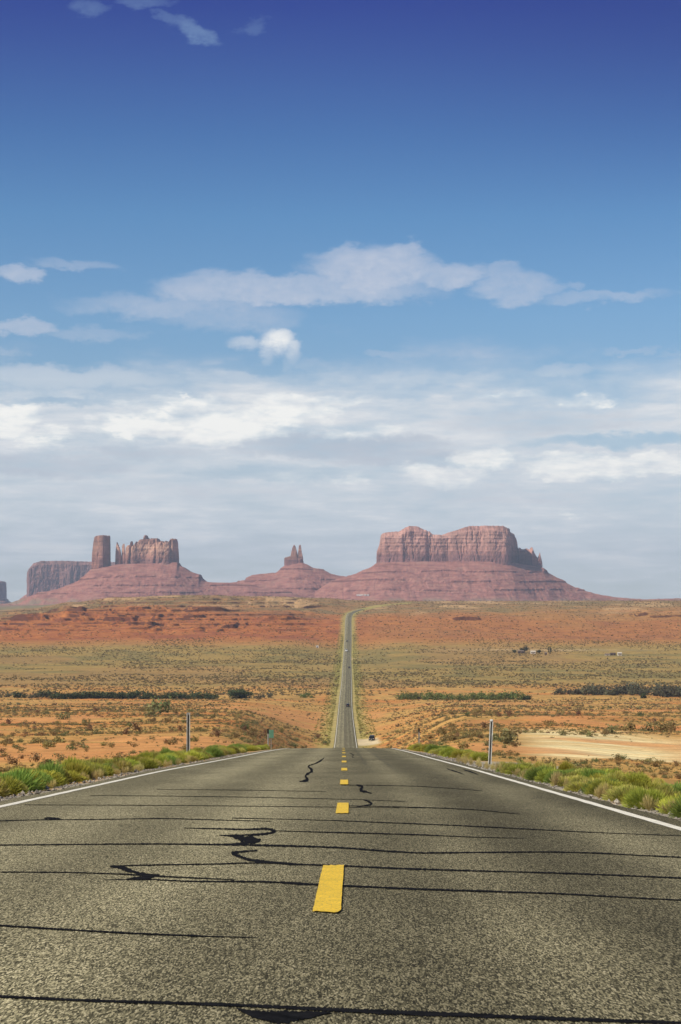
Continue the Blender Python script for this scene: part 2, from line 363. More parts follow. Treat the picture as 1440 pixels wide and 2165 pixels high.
# ------------------------------------------------------------------ ground sheet
def soil_colour(x, d):
    px = 720 + F * x / np.maximum(d, 5)
    n0 = fbm(x / 35, d / 35, 51, 4); n1 = fbm(x / 7, d / 7, 52, 4); n2 = fbm(x / 160, d / 160, 53, 3); n3 = fbm(x / 2.2, d / 2.2, 54, 2)
    L = lambda *c: np.array(c, float)
    mix = lambda a, b, t: a + (b - a) * np.clip(t, 0, 1)[..., None]
    one = np.ones(x.shape + (1,))
    col = one * L(.53, .245, .070)                                  # orange sand
    col = mix(col, one * L(.51, .20, .056), sm(n2, .45, .62) * .7)
    col = mix(col, one * L(.52, .315, .095), sm(n0, .36, .58) * .85)    # straw litter
    col = mix(col, one * L(.34, .215, .068), sm(n1, .44, .66) * .75)
    # the olive plain beyond the wash
    fl = sm(d + 90 * (n2 - .5), 1290, 1480) * (1 - sm(d + 260 * (n0 - .5), 2080, 2300))
    plain = mix(one * L(.34, .23, .072), one * L(.235, .183, .062), sm(n0, .40, .62))
    plain = mix(plain, one * L(.36, .20, .075), sm(n2, .52, .66) * .5)
    col = mix(col, plain, fl)
    up = sm(d + 90 * (n0 - .5), 2080, 2330)
    red = mix(one * L(.35, .118, .038), one * L(.43, .165, .052), sm(n1, .35, .65))
    red = mix(red, one * L(.26, .088, .042), sm(n0, .52, .68) * .7)
    right = sm(px, 700, 860)
    red = mix(red, one * L(.37, .19, .065), right * (.40 + .5 * sm(n2, .35, .65)))
    col = mix(col, red, up)
    top = sm(d + 200 * (n0 - .5), 2680, 2940) * .85
    plat = mix(one * L(.32, .19, .08), one * L(.22, .17, .075), sm(n0, .4, .6))
    plat = mix(plat, one * L(.50, .33, .16), sm(fbm(x / 60, d / 220, 57, 3), .58, .70))
    col = mix(col, plat, top)
    col = mix(col, one * L(.20, .18, .10), sm(d, 3500, 4300) * .8)
    col = mix(col, one * L(.30, .17, .12), sm(d, 5200, 6500) * .7)
    # pale bulldozed pull-out on the right
    pe = 720 + F * x / np.maximum(d, 5); nz = (n0 - .5)
    near = 106 + 38 * sm(pe, 1225, 1330)
    pull = sm(pe + 90 * nz - .35 * (150 - np.minimum(d, 150)), 1060, 1190) * sm(d + 40 * nz, near, near + 20) * (1 - sm(d + 60 * nz + .10 * (pe - 1440), 300, 345))
    pcol = mix(one * L(.74, .54, .25), one * L(.82, .68, .36), sm(fbm(x / 30, d / 5, 58, 3), .4, .62))
    pcol = mix(pcol, one * L(.60, .36, .15), sm(pe, 1360, 1460) * .7)
    col = mix(col, pcol, pull * .95)
    stripe = sm(pe, 1260, 1330) * sm(d, 385, 400) * (1 - sm(d, 440, 455)); col = mix(col, one * L(.60, .185, .055), stripe * .8)
    # bare bright sand drifts on the left
    drift = sm(fbm(x / 40, d / 90, 61, 3), .56, .66) * (1 - sm(d, 900, 1150)) * sm(d, 70, 110); col = mix(col, one * L(.58, .265, .095), drift * .75)
    # verges of the far road: yellow-green weeds, then a pale gravel line
    out = np.maximum(xleft(d) - x, x - xright(d))
    vg = (1 - sm(out, 2.2, 8 + 4 * n1)) * sm(d, 380, 560) * (1 - sm(d, 3380, 3450)); col = mix(col, mix(one * L(.34, .30, .085), one * L(.42, .36, .11), sm(n1, .4, .6)), vg * .8)
    gv = (1 - sm(out, 1.5, 2.4)) * sm(d, 300, 420) * (1 - sm(d, 2960, 3000)); col = mix(col, one * L(.42, .37, .26), gv * .15)
    # gravel shoulder close by
    gs = (1 - sm(out + 1.0 * (n3 - .5) + .5 * (n1 - .5), .55, 1.15)) * (1 - sm(d, 200, 320))
    col = mix(col, mix(one * L(.30, .265, .21), one * L(.36, .32, .25), n3), gs)
    ap = sm(x - xright(d), .1, .4) * (1 - sm(x - xright(d), 2.6 + 1.5 * n1, 4.2)) * sm(d, 46, 50) * (1 - sm(d, 62, 70)); col = mix(col, one * L(.42, .38, .30), ap)
    tk = sm(x - xright(d), .2, .8) * (1 - sm(x, 13, 15)) * sm(d, 655, 665) * (1 - sm(d, 715, 725)); col = mix(col, one * L(.62, .50, .30), tk)
    # faint two-track and scraped patches out on the slope
    for (cx, cy, rx, ry, c, a) in [(13, 1960, 7, 22, (.62, .45, .22), .8), (-330, 2120, 9, 60, (.2, .16, .07), .5), (220, 2075, 90, 14, (.55, .38, .2), .8)]:
        q = ((x - cx) / rx) ** 2 + ((d - cy) / ry) ** 2; col = mix(col, one * L(*c), np.exp(-q) * a)
    return col

def ground_material():
    m = bpy.data.materials.new('desert_soil'); m.use_nodes = True
    g = NT(m.node_tree); b = g.n['Principled BSDF']; b.inputs['Roughness'].default_value = .95; b.inputs['Specular IOR Level'].default_value = .1
    at = g.node('ShaderNodeVertexColor', layer_name='soil').outputs[0]
    geo = g.node('ShaderNodeNewGeometry'); p = geo.outputs['Position']
    f1 = g.lin(g.noise(p, 3.0, 5, .65), .28, .72, .72, 1.28)
    f2 = g.lin(g.noise(p, .33, 5, .65), .3, .7, .70, 1.28)
    f3 = g.lin(g.noise(p, .06, 4, .6), .3, .7, .84, 1.16)
    f = g.m('MULTIPLY', g.m('MULTIPLY', f1, f2), f3)
    n = g.node('ShaderNodeVectorMath', operation='SCALE'); g.put(n.inputs[0], at); g.put(n.inputs['Scale'], f)
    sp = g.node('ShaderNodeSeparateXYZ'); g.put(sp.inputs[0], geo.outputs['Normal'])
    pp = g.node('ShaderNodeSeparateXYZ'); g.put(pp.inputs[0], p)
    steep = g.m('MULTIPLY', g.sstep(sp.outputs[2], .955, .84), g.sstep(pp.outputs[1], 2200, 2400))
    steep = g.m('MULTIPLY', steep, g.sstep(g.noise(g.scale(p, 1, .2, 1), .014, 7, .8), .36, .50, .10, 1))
    col = g.mix(g.m('MULTIPLY', steep, .88), n.outputs[0], (.070, .027, .019, 1))   # desert-varnished ledge rock, with overhang shade painted into the same dark tone
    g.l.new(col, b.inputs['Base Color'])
    bp = g.node('ShaderNodeBump'); bp.inputs['Strength'].default_value = .6; bp.inputs['Distance'].default_value = .12
    g.put(bp.inputs['Height'], g.noise(p, 2.2, 5, .65)); g.l.new(bp.outputs[0], b.inputs['Normal'])
    return m
def build_ground():
    ds = np.concatenate([np.arange(-60, 6, 2.0), np.geomspace(6, 124, 220), np.geomspace(124.5, 2380, 620)[1:], np.arange(2383, 3150, 2.5), np.arange(3154, 3325, 5.), np.geomspace(3330, 60000, 90)])
    t = np.linspace(-1, 1, 521); un = .19 * t
    u = np.concatenate([[-3, -1.6, -.9, -.6, -.42, -.32, -.26, -.22], un, [.22, .26, .32, .42, .6, .9, 1.6, 3]])
    wd = np.maximum(ds, 0) + 26.0 * np.exp(-np.maximum(ds, 0) / 30)
    D = np.repeat(ds[:, None], len(u), 1); X = wd[:, None] * u[None, :] + np.interp(ds, [0, 100], [0, 0])[:, None]
    Z = ground_z(X, D)
    V = np.stack([X, D, Z], -1).reshape(-1, 3)
    me = mesh_np('ground', V, grid_faces(len(ds), len(u))[:, ::-1], True)
    set_color(me, soil_colour(X, D).reshape(-1, 3))
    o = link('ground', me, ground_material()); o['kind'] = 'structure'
build_ground()

# ------------------------------------------------------------------ road
def asphalt():
    m = bpy.data.materials.new('asphalt'); m.use_nodes = True
    g = NT(m.node_tree); b = g.n['Principled BSDF']; b.inputs['Roughness'].default_value = .92; b.inputs['Specular IOR Level'].default_value = .06
    uv = g.node('ShaderNodeUVMap', uv_map='lane').outputs[0]
    s = g.node('ShaderNodeSeparateXYZ'); g.put(s.inputs[0], uv); u, v = s.outputs[0], s.outputs[1]
    geo = g.node('ShaderNodeNewGeometry').outputs['Position']
    gv = g.scale(geo, 1, .155, 1)                     # chips lie rolled along the lane and stand proud
    vo = g.node('ShaderNodeTexVoronoi', feature='F1'); g.put(vo.inputs['Vector'], gv); vo.inputs['Scale'].default_value = 185
    chip = g.node('ShaderNodeSeparateXYZ'); g.put(chip.inputs[0], vo.outputs['Color'])
    grain = g.m('ADD', g.m('MULTIPLY', chip.outputs[0], .55), g.m('MULTIPLY', g.noise(gv, 190, 3, .7), .45))
    grain = g.m('ADD', g.m('MULTIPLY', grain, .88), g.m('MULTIPLY', g.noise(gv, 60, 3, .65), .12))
    base = g.ramp(grain, [(.26, (.030, .027, .016)), (.40, (.082, .074, .043)), (.53, (.168, .151, .089)), (.66, (.31, .275, .160)), (.80, (.52, .46, .30))])
    # wear: bleached wheel paths, darker centre and edges, blotches
    def band(c, w): return g.sstep(g.m('ABSOLUTE', g.m('SUBTRACT', u, c)), w, 0.0)
    wp = g.m('MAXIMUM', band(-2.75, .9), g.m('MAXIMUM', band(-1.05, .75), g.m('MAXIMUM', band(1.0, .55), band(2.55, .6))))
    pat = g.noise(g.scale(geo, 1, .28, 1), .55, 4, .6)
    blot = g.lin(pat, .3, .7, .76, 1.34)
    lane = g.sstep(u, -.9, .9, 1.12, .84)
    edge = g.sstep(g.m('ABSOLUTE', g.m('ADD', u, .4)), 2.9, 4.2, 1.0, .90)
    oil = g.m('SUBTRACT', 1.0, g.m('MULTIPLY', g.m('MULTIPLY', band(1.7, .75), g.sstep(v, 120, 10)), .20))
    f = g.m('MULTIPLY', g.m('MULTIPLY', g.m('MULTIPLY', blot, lane), g.m('ADD', .88, g.m('MULTIPLY', wp, .36))), g.m('MULTIPLY', edge, oil))
    f = g.m('MULTIPLY', f, g.sstep(v, 250, 650, 1.0, 1.04))
    n = g.node('ShaderNodeVectorMath', operation='SCALE'); g.put(n.inputs[0], base); g.put(n.inputs['Scale'], f)
    # hairline cracks across the lanes
    cw = g.noise(g.scale(geo, .5, .5, .5), 1.2, 4, .6)
    cv = g.m('ADD', v, g.m('MULTIPLY', g.m('SUBTRACT', cw, .5), 1.6))
    tri = g.m('ABSOLUTE', g.m('SUBTRACT', g.m('FRACT', g.m('DIVIDE', cv, 3.7)), .5))
    hair = g.m('MULTIPLY', g.sstep(tri, .0065, .0025), g.sstep(g.noise(geo, .45, 2), .46, .56))
    hair = g.m('MULTIPLY', hair, g.sstep(v, 14, 24))
    # dark tyre streaks on the crest
    st = g.m('MULTIPLY', band(.62, .11), g.m('MULTIPLY', g.sstep(v, 44, 60), g.sstep(v, 125, 100)))
    st = g.m('MAXIMUM', st, g.m('MULTIPLY', band(1.25, .13), g.m('MULTIPLY', g.sstep(v, 36, 56), g.sstep(v, 125, 95))))
    cen = g.m('MULTIPLY', band(-.25, .55), g.sstep(v, 560, 700, 0, .4))
    d1 = g.mix(g.m('MULTIPLY', hair, .75), n.outputs[0], (.03, .03, .028, 1))
    d2 = g.mix(g.m('MULTIPLY', st, .30), d1, (.04, .04, .036, 1))
    d3 = g.mix(cen, d2, (.07, .065, .05, 1))
    g.l.new(d3, b.inputs['Base Color'])
    bp = g.node('ShaderNodeBump'); bp.inputs['Strength'].default_value = .55; bp.inputs['Distance'].default_value = .008
    g.put(bp.inputs['Height'], grain); g.l.new(bp.outputs[0], b.inputs['Normal'])
    return m
def strip(name, ds, offs, lift, mat, parent, uv=False):
    """lengthwise strip; offs = functions of distance giving lateral positions, lift = heights above the graded surface"""
    X = np.stack([f(ds) for f in offs], 1); D = np.repeat(ds[:, None], len(offs), 1)
    Z = zroad(ds)[:, None] + np.array(lift)[None, :]
    me = mesh_np(name, np.stack([X, D, Z], -1).reshape(-1, 3), grid_faces(len(ds), len(offs))[:, ::-1])
    if uv:
        uvl = me.uv_layers.new(name='lane'); n = len(me.loops); vi = np.zeros(n, np.int32); me.loops.foreach_get('vertex_index', vi)
        q = np.stack([X - xcent(ds)[:, None], D], -1).reshape(-1, 2)[vi]; uvl.data.foreach_set('uv', q.astype(np.float32).ravel())
    return link(name, me, mat, parent)
M_TAR = principled('tar', (.010, .010, .011), .9, spec=.02, var=.5, vscale=14)
def worn_paint(name, color, under, lo, hi, scale=30):
    m = principled(name, color, .7, spec=.25); g = NT(m.node_tree); b = g.n['Principled BSDF']
    p = g.node('ShaderNodeNewGeometry').outputs['Position']
    f = g.sstep(g.noise(p, scale, 5, .7), lo, hi)
    v = g.lin(g.noise(p, 5, 4), .3, .7, .86, 1.1)
    n = g.node('ShaderNodeVectorMath', operation='SCALE'); n.inputs[0].default_value = color; g.put(n.inputs['Scale'], v)
    g.l.new(g.mix(f, (*under, 1), n.outputs[0]), b.inputs['Base Color']); return m
M_WHITE = worn_paint('white_road_paint', (.80, .76, .64), (.28, .26, .2), .34, .47, 55)
M_YEL = worn_paint('yellow_road_paint', (.80, .53, .034), (.34, .24, .07), .37, .50, 75)
def build_road():
    ds = np.concatenate([np.arange(-60, 4, 4.0), np.arange(4, 130, .5), np.geomspace(130, 3010, 480)])
    ex = lambda k, e: (lambda d: (xleft(d) - e if k < 0 else xright(d) + e))
    fr = lambda t: (lambda d: xleft(d) * (1 - t) + xright(d) * t)
    jl = lambda d: xleft(d) - .34 + .09 * (fbm(d / 1.3, 0, 71, 3) - .5) * 2; jr = lambda d: xright(d) + .30 + .09 * (fbm(d / 1.3, 9, 72, 3) - .5) * 2
    road = strip('road', ds, [ex(-1, .55), jl] + [fr(t) for t in (0, .25, .5, .75, 1)] + [jr, ex(1, .5)],
                 [-.75, 0, 0, .02, .03, .02, 0, 0, -.75], asphalt(), None, True)
    road['kind'] = 'structure'
    hw = lambda d: .062 + .03 * sm(d, 200, 700)
    for f, sd_ in ((xleft, 5), (xright, 8)):
        j = lambda d, s: .012 * (fbm(d * 2.2, s, 81 + sd_, 3) - .5) * 2
        strip('edge_line', ds, [lambda d: f(d) - hw(d) + j(d, 1), lambda d: f(d) + hw(d) + j(d, 2)], [.005, .005], M_WHITE, road)
    starts = [9.76 + 11.74 * k for k in range(0, 10)]
    for k, a in enumerate(starts):
        dd = np.linspace(a, a + 3.18 if k else a + 3.42, 26); t = np.linspace(0, 1, 9)
        half = .073
        X = xcent(dd)[:, None] + (t * 2 - 1)[None, :] * (half + .003 * (rng.random((26, 1)) - .5))
        D = np.repeat(dd[:, None], 9, 1)
        D[0] += .10 * (rng.random(9) - .3); D[-1] += .08 * (rng.random(9) - .5); X[0, -1] -= .01; X[-1] += .0
        Z = zroad(D) + .036 - .0
        me = mesh_np('centre_dash', np.stack([X, D, Z], -1).reshape(-1, 3), grid_faces(26, 9)[:, ::-1])
        link('centre_dash', me, M_YEL, road)
    # crack seals: each traced on the road plane
    def lift_at(x, d):
        xl, xr = xleft(d), xright(d); t = np.clip((x - xl) / (xr - xl), 0, 1)
        return np.interp(t, [0, .25, .5, .75, 1], [0, .02, .03, .02, 0])
    def proj(P):
        d = inv_road(P[:, 1]); x = (P[:, 0] - 720) / F * d
        for _ in range(3):                                    # follow the crown
            l = lift_at(x, d); rows = P[:, 1] + F * l / d; d = inv_road(rows); x = (P[:, 0] - 720) / F * d
        return np.stack([x, d, zroad(d) + lift_at(x, d) + .003], -1)
    nth = [0]
    def seal(pts, th, rough=.5, taper=True):
        nth[0] += 1
        P = np.array(pts, float); n = max(12, int(np.hypot(*np.diff(P, axis=0).T).sum() / 2.6))
        s = np.concatenate([[0], np.cumsum(np.hypot(*np.diff(P, axis=0).T))]); q = np.linspace(0, s[-1], n)
        px = pchip(s, P[:, 0])(q) if len(P) > 2 else np.interp(q, s, P[:, 0]); py = pchip(s, P[:, 1])(q) if len(P) > 2 else np.interp(q, s, P[:, 1])
        T = .74 * np.interp(q, np.linspace(0, s[-1], len(th)), th) if isinstance(th, (list, tuple)) else np.full(n, .82 * float(th))
        T = T * (1 + rough * 1.5 * (rng.random(n) - .5)) * (.75 + .5 * fbm(q / 26, 0 * q, 300 + nth[0], 3)); py = py + .25 * (rng.random(n) - .5) * np.minimum(T, 3)
        if taper: T[0] *= .2; T[-1] *= .2
        tx, ty = np.gradient(px), np.gradient(py); ln = np.hypot(tx, ty) + 1e-9; nx, ny = -ty / ln, tx / ln
        A = proj(np.stack([px + nx * T / 2, py + ny * T / 2], -1)); B = proj(np.stack([px - nx * T / 2, py - ny * T / 2], -1))
        V = np.stack([A, (A + B) / 2, B], 1).reshape(-1, 3); V[:, 2] += .00006 * nth[0]
        me = mesh_np('crack_seal', V, grid_faces(n, 3)); 
        bm = bmesh.new(); bm.from_mesh(me); bmesh.ops.recalc_face_normals(bm, faces=bm.faces)
        if sum(f.normal.z for f in bm.faces) < 0: bmesh.ops.reverse_faces(bm, faces=bm.faces)
        bm.to_mesh(me); bm.free()
        link('crack_seal', me, M_TAR, road)
    seal([(-60, 2105), (200, 2117), (400, 2123), (560, 2129), (720, 2137), (860, 2143), (1000, 2148), (1200, 2156), (1500, 2166)], [7, 7, 8, 9, 11, 13, 11, 9, 7])
    seal([(500, 2134), (540, 2146), (590, 2152), (640, 2148), (700, 2142)], [4, 26, 34, 20, 4], .28)
    seal([(-60, 1954), (150, 1967), (300, 1975), (490, 1982), (545, 1983)], [4, 4.5, 4.5, 4.5, 1])
    seal([(-60, 1844), (120, 1845), (260, 1849), (330, 1853), (500, 1861)], [2.6, 2.8, 3, 4, 1.6])
    seal([(220, 1861), (310, 1860), (400, 1864), (550, 1865), (668, 1871), (760, 1875), (870, 1880), (1020, 1885), (1170, 1890), (1320, 1898), (1480, 1906)], [1.5, 3, 4, 5.5, 6, 5, 5, 4, 3.5, 3, 3])
    seal([(235, 1832), (300, 1830), (450, 1827.5), (550, 1825), (625, 1828), (690, 1830), (740, 1832), (820, 1836), (970, 1841), (1120, 1845), (1270, 1850), (1480, 1859)], [3, 3, 3.2, 3.5, 4.5, 5, 4, 3.2, 4, 4, 4])
    seal([(232, 1832), (256, 1835), (272, 1841), (300, 1848), (335, 1851)], [4, 11, 8, 6, 3])
    seal([(266, 1860), (290, 1858), (312, 1855), (338, 1850)], [3, 9, 12, 3])
    seal([(545, 1799), (515, 1801), (492, 1805), (508, 1812), (530, 1819), (562, 1823), (640, 1829)], [3, 7, 8, 9, 7, 6, 3])
    seal([(463, 1766), (495, 1769), (512, 1774), (530, 1776), (552, 1776)], [2, 5, 16, 19, 5], .6)
    seal([(478, 1786), (500, 1785), (525, 1782), (550, 1779)], [2, 7, 12, 4])
    seal([(-60, 1788), (150, 1786), (300, 1785), (450, 1786), (560, 1788), (720, 1793), (800, 1799), (900, 1804), (1000, 1803), (1150, 1802), (1250, 1804), (1350, 1809), (1480, 1815)], [2.5, 3, 3.2, 4, 5, 4, 4, 3.6, 3.4, 3, 3])
    seal([(388, 1751), (450, 1752.5), (520, 1754), (560, 1753), (581, 1757.5), (566, 1763), (520, 1766), (465, 1767)], [1.6, 2.6, 3.2, 5, 7, 6, 3, 2])
    seal([(-60, 1738), (75, 1734), (200, 1733), (350, 1731), (420, 1733), (575, 1737)], [2.2, 2.2, 2, 2, 2, 1.4])
    seal([(92, 1731), (105, 1730), (118, 1731), (128, 1731)], [2, 6, 6, 2])
    seal([(700, 1735), (820, 1740), (945, 1745), (1145, 1755), (1245, 1760), (1480, 1769)], [2, 2.2, 2.6, 2, 1.4, 1.3])
    seal([(490, 1730), (620, 1733), (730, 1736)], [1.8, 1.6, 1.4])
    seal([(580, 1757), (720, 1761), (870, 1765), (1020, 1771), (1110, 1773)], [1.5, 3, 2.8, 2, 1])
    seal([(190, 1682), (400, 1684), (720, 1690), (860, 1695)], [.8, 1.2, 1.3, 1])
    seal([(50, 1702), (300, 1703), (720, 1707), (900, 1709)], [1.2, 1.2, 1.3, .8])
    seal([(735, 1704), (870, 1707), (995, 1712), (1100, 1722)], [1, 1.5, 2, 1])
    seal([(720, 1660), (860, 1662), (1020, 1672)], [1.2, 1.4, .9])
    seal([(330, 1669), (520, 1671), (690, 1674)], [.7, 1, .8])
    seal([(686, 1602), (677, 1609), (668, 1614), (652, 1621), (660, 1629), (646, 1641), (650, 1649), (632, 1653)], [2, 4, 3, 5, 6, 5, 7, 2])
    seal([(752, 1660), (766, 1664), (762, 1671), (775, 1675), (786, 1678)], [3, 6, 7, 4, 2])
    seal([(766, 1691), (777, 1694), (786, 1700), (770, 1704), (752, 1707)], [2, 5, 5, 3, 2])
    seal([(738, 1592), (748, 1597), (744, 1600), (750, 1603)], [1, 2, 1.6, 1])
    seal([(943, 1625), (962, 1631), (982, 1638)], [1.5, 3, 1]); seal([(978, 1627), (995, 1632), (1012, 1638)], [1.5, 3, 1])  # two dark skid marks in the right lane, built like the tar strips
    return road
ROAD = build_road()

# ------------------------------------------------------------------ buttes and mesas
def rock_material(name, lo, mid, hi, z0, z1, streak=.35):
    """banded sandstone: colour by height between z0 and z1, with vertical varnish streaks"""
    m = bpy.data.materials.new(name); m.use_nodes = True
    g = NT(m.node_tree); b = g.n['Principled BSDF']; b.inputs['Roughness'].default_value = .95; b.inputs['Specular IOR Level'].default_value = .1
    geo = g.node('ShaderNodeNewGeometry'); p = geo.outputs['Position']
    s = g.node('ShaderNodeSeparateXYZ'); g.put(s.inputs[0], p)
    h = g.lin(s.outputs[2], z0, z1)
    h = g.m('ADD', h, g.m('MULTIPLY', g.m('SUBTRACT', g.noise(g.scale(p, 1, 1, 2), .022, 4), .5), .30))
    col = g.ramp(h, [(.0, lo), (.28, lo), (.40, mid), (.75, hi), (1.0, mid)])
    lay = g.lin(g.noise(g.scale(p, .05, .05, 1), .16, 4, .7), .3, .7, .78, 1.18)
    st = g.lin(g.noise(g.scale(p, 1, 1, .16), .06, 6, .75), .32, .68, 1 - streak, 1 + streak)
    sp = g.lin(g.noise(p, .05, 5, .65), .3, .7, .82, 1.18)
    var = g.lin(g.noise(g.scale(p, 1, 1, .5), .018, 6, .7), .42, .62, .74, 1.12)
    n = g.node('ShaderNodeVectorMath', operation='SCALE'); g.put(n.inputs[0], col); g.put(n.inputs['Scale'], g.m('MULTIPLY', g.m('MULTIPLY', g.m('MULTIPLY', lay, st), sp), var))
    g.l.new(n.outputs[0], b.inputs['Base Color']); return m
def talus_material():
    m = bpy.data.materials.new('red_talus'); m.use_nodes = True
    g = NT(m.node_tree); b = g.n['Principled BSDF']; b.inputs['Roughness'].default_value = .95; b.inputs['Specular IOR Level'].default_value = .1
    geo = g.node('ShaderNodeNewGeometry'); p = geo.outputs['Position']
    s = g.node('ShaderNodeSeparateXYZ'); g.put(s.inputs[0], p)
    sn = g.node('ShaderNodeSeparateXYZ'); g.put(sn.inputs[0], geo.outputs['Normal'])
    a = g.noise(g.scale(p, .25, .25, 2.2), .07, 5, .65)
    col = g.ramp(a, [(.30, (.195, .080, .066)), (.45, (.30, .125, .098)), (.58, (.36, .165, .125)), (.72, (.33, .195, .145))])
    mot = g.lin(g.noise(p, .045, 6, .7), .3, .7, .72, 1.22)
    n = g.node('ShaderNodeVectorMath', operation='SCALE'); g.put(n.inputs[0], col); g.put(n.inputs['Scale'], mot)
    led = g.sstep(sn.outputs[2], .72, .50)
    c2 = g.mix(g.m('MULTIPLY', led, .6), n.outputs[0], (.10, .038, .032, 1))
    low = g.sstep(s.outputs[2], 34, 12)
    c3 = g.mix(g.m('MULTIPLY', low, g.sstep(g.noise(p, .02, 4), .42, .6)), c2, (.24, .17, .115, 1))
    g.l.new(c3, b.inputs['Base Color']); return m
M_TALUS = talus_material()

def prof(pts, d):
    """photo-measured outline -> metres at distance d"""
    P = np.array(pts, float); return (P[:, 0] - 720) / F * d, (HY - P[:, 1]) / F * d
def talus(name, parent, d, ridge, foot_row, halfdep, slope=1.75, seed=0, nx=420, ny=150, ledges=(.30, .52, .72)):
    xs, zs = prof(ridge, d); x = np.linspace(xs[0], xs[-1], nx); zr = np.interp(x, xs, zs)
    # rounded a little, roughened
    zr = zr + (fbm(x / 14, 0 * x, 100 + seed, 3) - .5) * 3.0
    zf = (HY - foot_row) / F * d - 6
    h = np.maximum(zr - zf, 0.5)
    kk = max(3, int(90 / (x[1] - x[0]))); ker = np.hanning(kk * 2 + 1); ker /= ker.sum(); hs = np.convolve(np.pad(h, kk, mode='edge'), ker, 'valid')
    hdv = np.interp(x, (np.array([q[0] for q in halfdep], float) - 720) / F * d, [q[1] for q in halfdep]) if isinstance(halfdep, list) else np.full(nx, float(halfdep))
    t = np.concatenate([np.linspace(0, 1, ny), np.linspace(1, 1, 6)[1:], np.linspace(1, 0, 22)[1:]])
    side = np.concatenate([np.full(ny, -1), np.linspace(-1, 1, 7)[1:-1], np.full(22, 1)])[:len(t)]
    V = np.zeros((nx, len(t), 3))
    for i in range(nx):
        run = hs[i] * slope + 25
        hd = hdv[i] * min(1, hs[i] / 40)
        y = np.where(side < 0, -hd - run * (1 - t), np.where(side > .99, hd + run * (1 - t), side * hd))
        zz = zf + (hs[i] + (h[i] - hs[i]) * t ** 5) * t ** 1.28
        V[i, :, 0] = x[i]; V[i, :, 1] = d + y; V[i, :, 2] = zz
    T = np.repeat(t[None, :], nx, 0); X, Y = V[..., 0], V[..., 1]
    gul = (np.abs(fbm(X / 34 + Y / 400, Y / 260, 120 + seed, 4) - .5) * 2)
    body = np.sin(np.pi * np.clip(T, 0, 1)) ** .8
    V[..., 2] += body * (-(1 - gul) ** 3 * 4.5 * sm(fbm(X / 90, Y / 90, 160 + seed, 2), .3, .7) + (fbm(X / 30, Y / 26, 130 + seed, 5, .6) - .5) * 15)
    # ledges: the slope is stepped where hard beds crop out
    H = np.maximum(h.max(), 1)
    zrel = (V[..., 2] - zf) / H; add = 0
    for k, l in enumerate(ledges):
        lv = l + .09 * (fbm(X / 190, 0 * X, 140 + seed + k, 2) - .5)
        on = sm(fbm(X / 55, Y / 200, 150 + seed + k, 3), .40, .52)
        add = add + on * (sm(zrel, lv - .006, lv + .006) - sm(zrel, lv + .004, lv + .16)) * 4.0
    V[..., 2] += add * (T < 1) * (T > .02)
    me = mesh_np(name, V.reshape(-1, 3), grid_faces(nx, len(t)), False)
    fix(me); return link(name, me, M_TALUS, parent)
def fix(me):
    bm = bmesh.new(); bm.from_mesh(me); bmesh.ops.recalc_face_normals(bm, faces=bm.faces); bm.to_mesh(me); bm.free()
def cliff(name, parent, mat, d, top, base_rows, dep, front=None, seed=0, nx=360, nv=46, flute=7.0, lean=.10, cap=.86, back=None, rough=1.0, endp=3.5):
    """a rock wall swept along its length: outline on top, plan depth in front, weathered vertical joints"""
    xs, zs = prof(top, d); bx, bz = prof(base_rows, d)
    x = np.linspace(xs[0], xs[-1], nx); zt = np.interp(x, xs, zs); zb = np.interp(x, bx, bz) - 14
    s = (x - x[0]) / (x[-1] - x[0]); shp = (1 - np.abs(2 * s - 1) ** endp) ** (1 / endp); shp = np.maximum(shp, .02)
    fy = -dep * shp
    if front is not None:
        fxp = (np.array([p[0] for p in front], float) - 720) / F * d; fy = np.interp(x, fxp, [p[1] for p in front])
    by = (dep if back is None else back) * shp
    by = np.maximum(by, fy + 6)
    zt = zt + (fbm(x / 5, 0 * x, 200 + seed, 3) - .5) * 4.0 * rough
    v = np.linspace(0, 1, nv)
    rows = []
    hgt = np.maximum(zt - zb, 1)
    Vv = np.repeat(v[None, :], nx, 0); X = np.repeat(x[:, None], nv, 1)
    Zf = zb[:, None] + hgt[:, None] * np.minimum(Vv / .9, 1) * cap
    # cap slope above the sheer wall
    k = np.clip((Vv - .9) / .1, 0, 1); Zf = Zf + hgt[:, None] * (1 - cap) * k
    joint = 1 - np.abs(fbm(X / 30 + .5 * fbm(Zf / 40, X / 60, 209 + seed), Zf / 200, 210 + seed, 4) - .5) * 2
    col1 = joint ** 9 * sm(fbm(X / 40, Zf / 70, 215 + seed, 3), .35, .6); broad = fbm(X / 60, Zf / 150, 220 + seed, 4) - .5; small = fbm(X / 7, Zf / 11, 230 + seed, 4) - .5
    disp = col1 * flute + broad * flute * 3.2 + small * flute * .7
    bed = (sm(fbm(0 * X, Zf / 7, 240 + seed, 2), .5, .6)) * 1.2
    Yf = fy[:, None] + disp + bed + lean * (Zf - zb[:, None]) + k * np.minimum(26, (by - fy)[:, None] * .4)
    Yb = by[:, None] - .06 * (Zf - zb[:, None]) + broad * flute
    Yf = np.minimum(Yf, Yb - 2.0)
    V = np.concatenate([np.stack([X, d + Yf, Zf], -1), np.stack([X, d + Yb, Zf], -1)[:, ::-1]], 1)
    m2 = V.shape[1]
    F4 = grid_faces(nx, m2)
    ends = []
    for i in (0, nx - 1):
        for j in range(nv - 1):
            a = i * m2 + j; b_ = i * m2 + j + 1; c = i * m2 + m2 - 2 - j; e = i * m2 + m2 - 1 - j
            ends.append((a, b_, c, e) if i == 0 else (a, e, c, b_))
    me = mesh_np(name, V.reshape(-1, 3), np.concatenate([F4, np.array(ends)]))
    fix(me); return link(name, me, mat, parent)
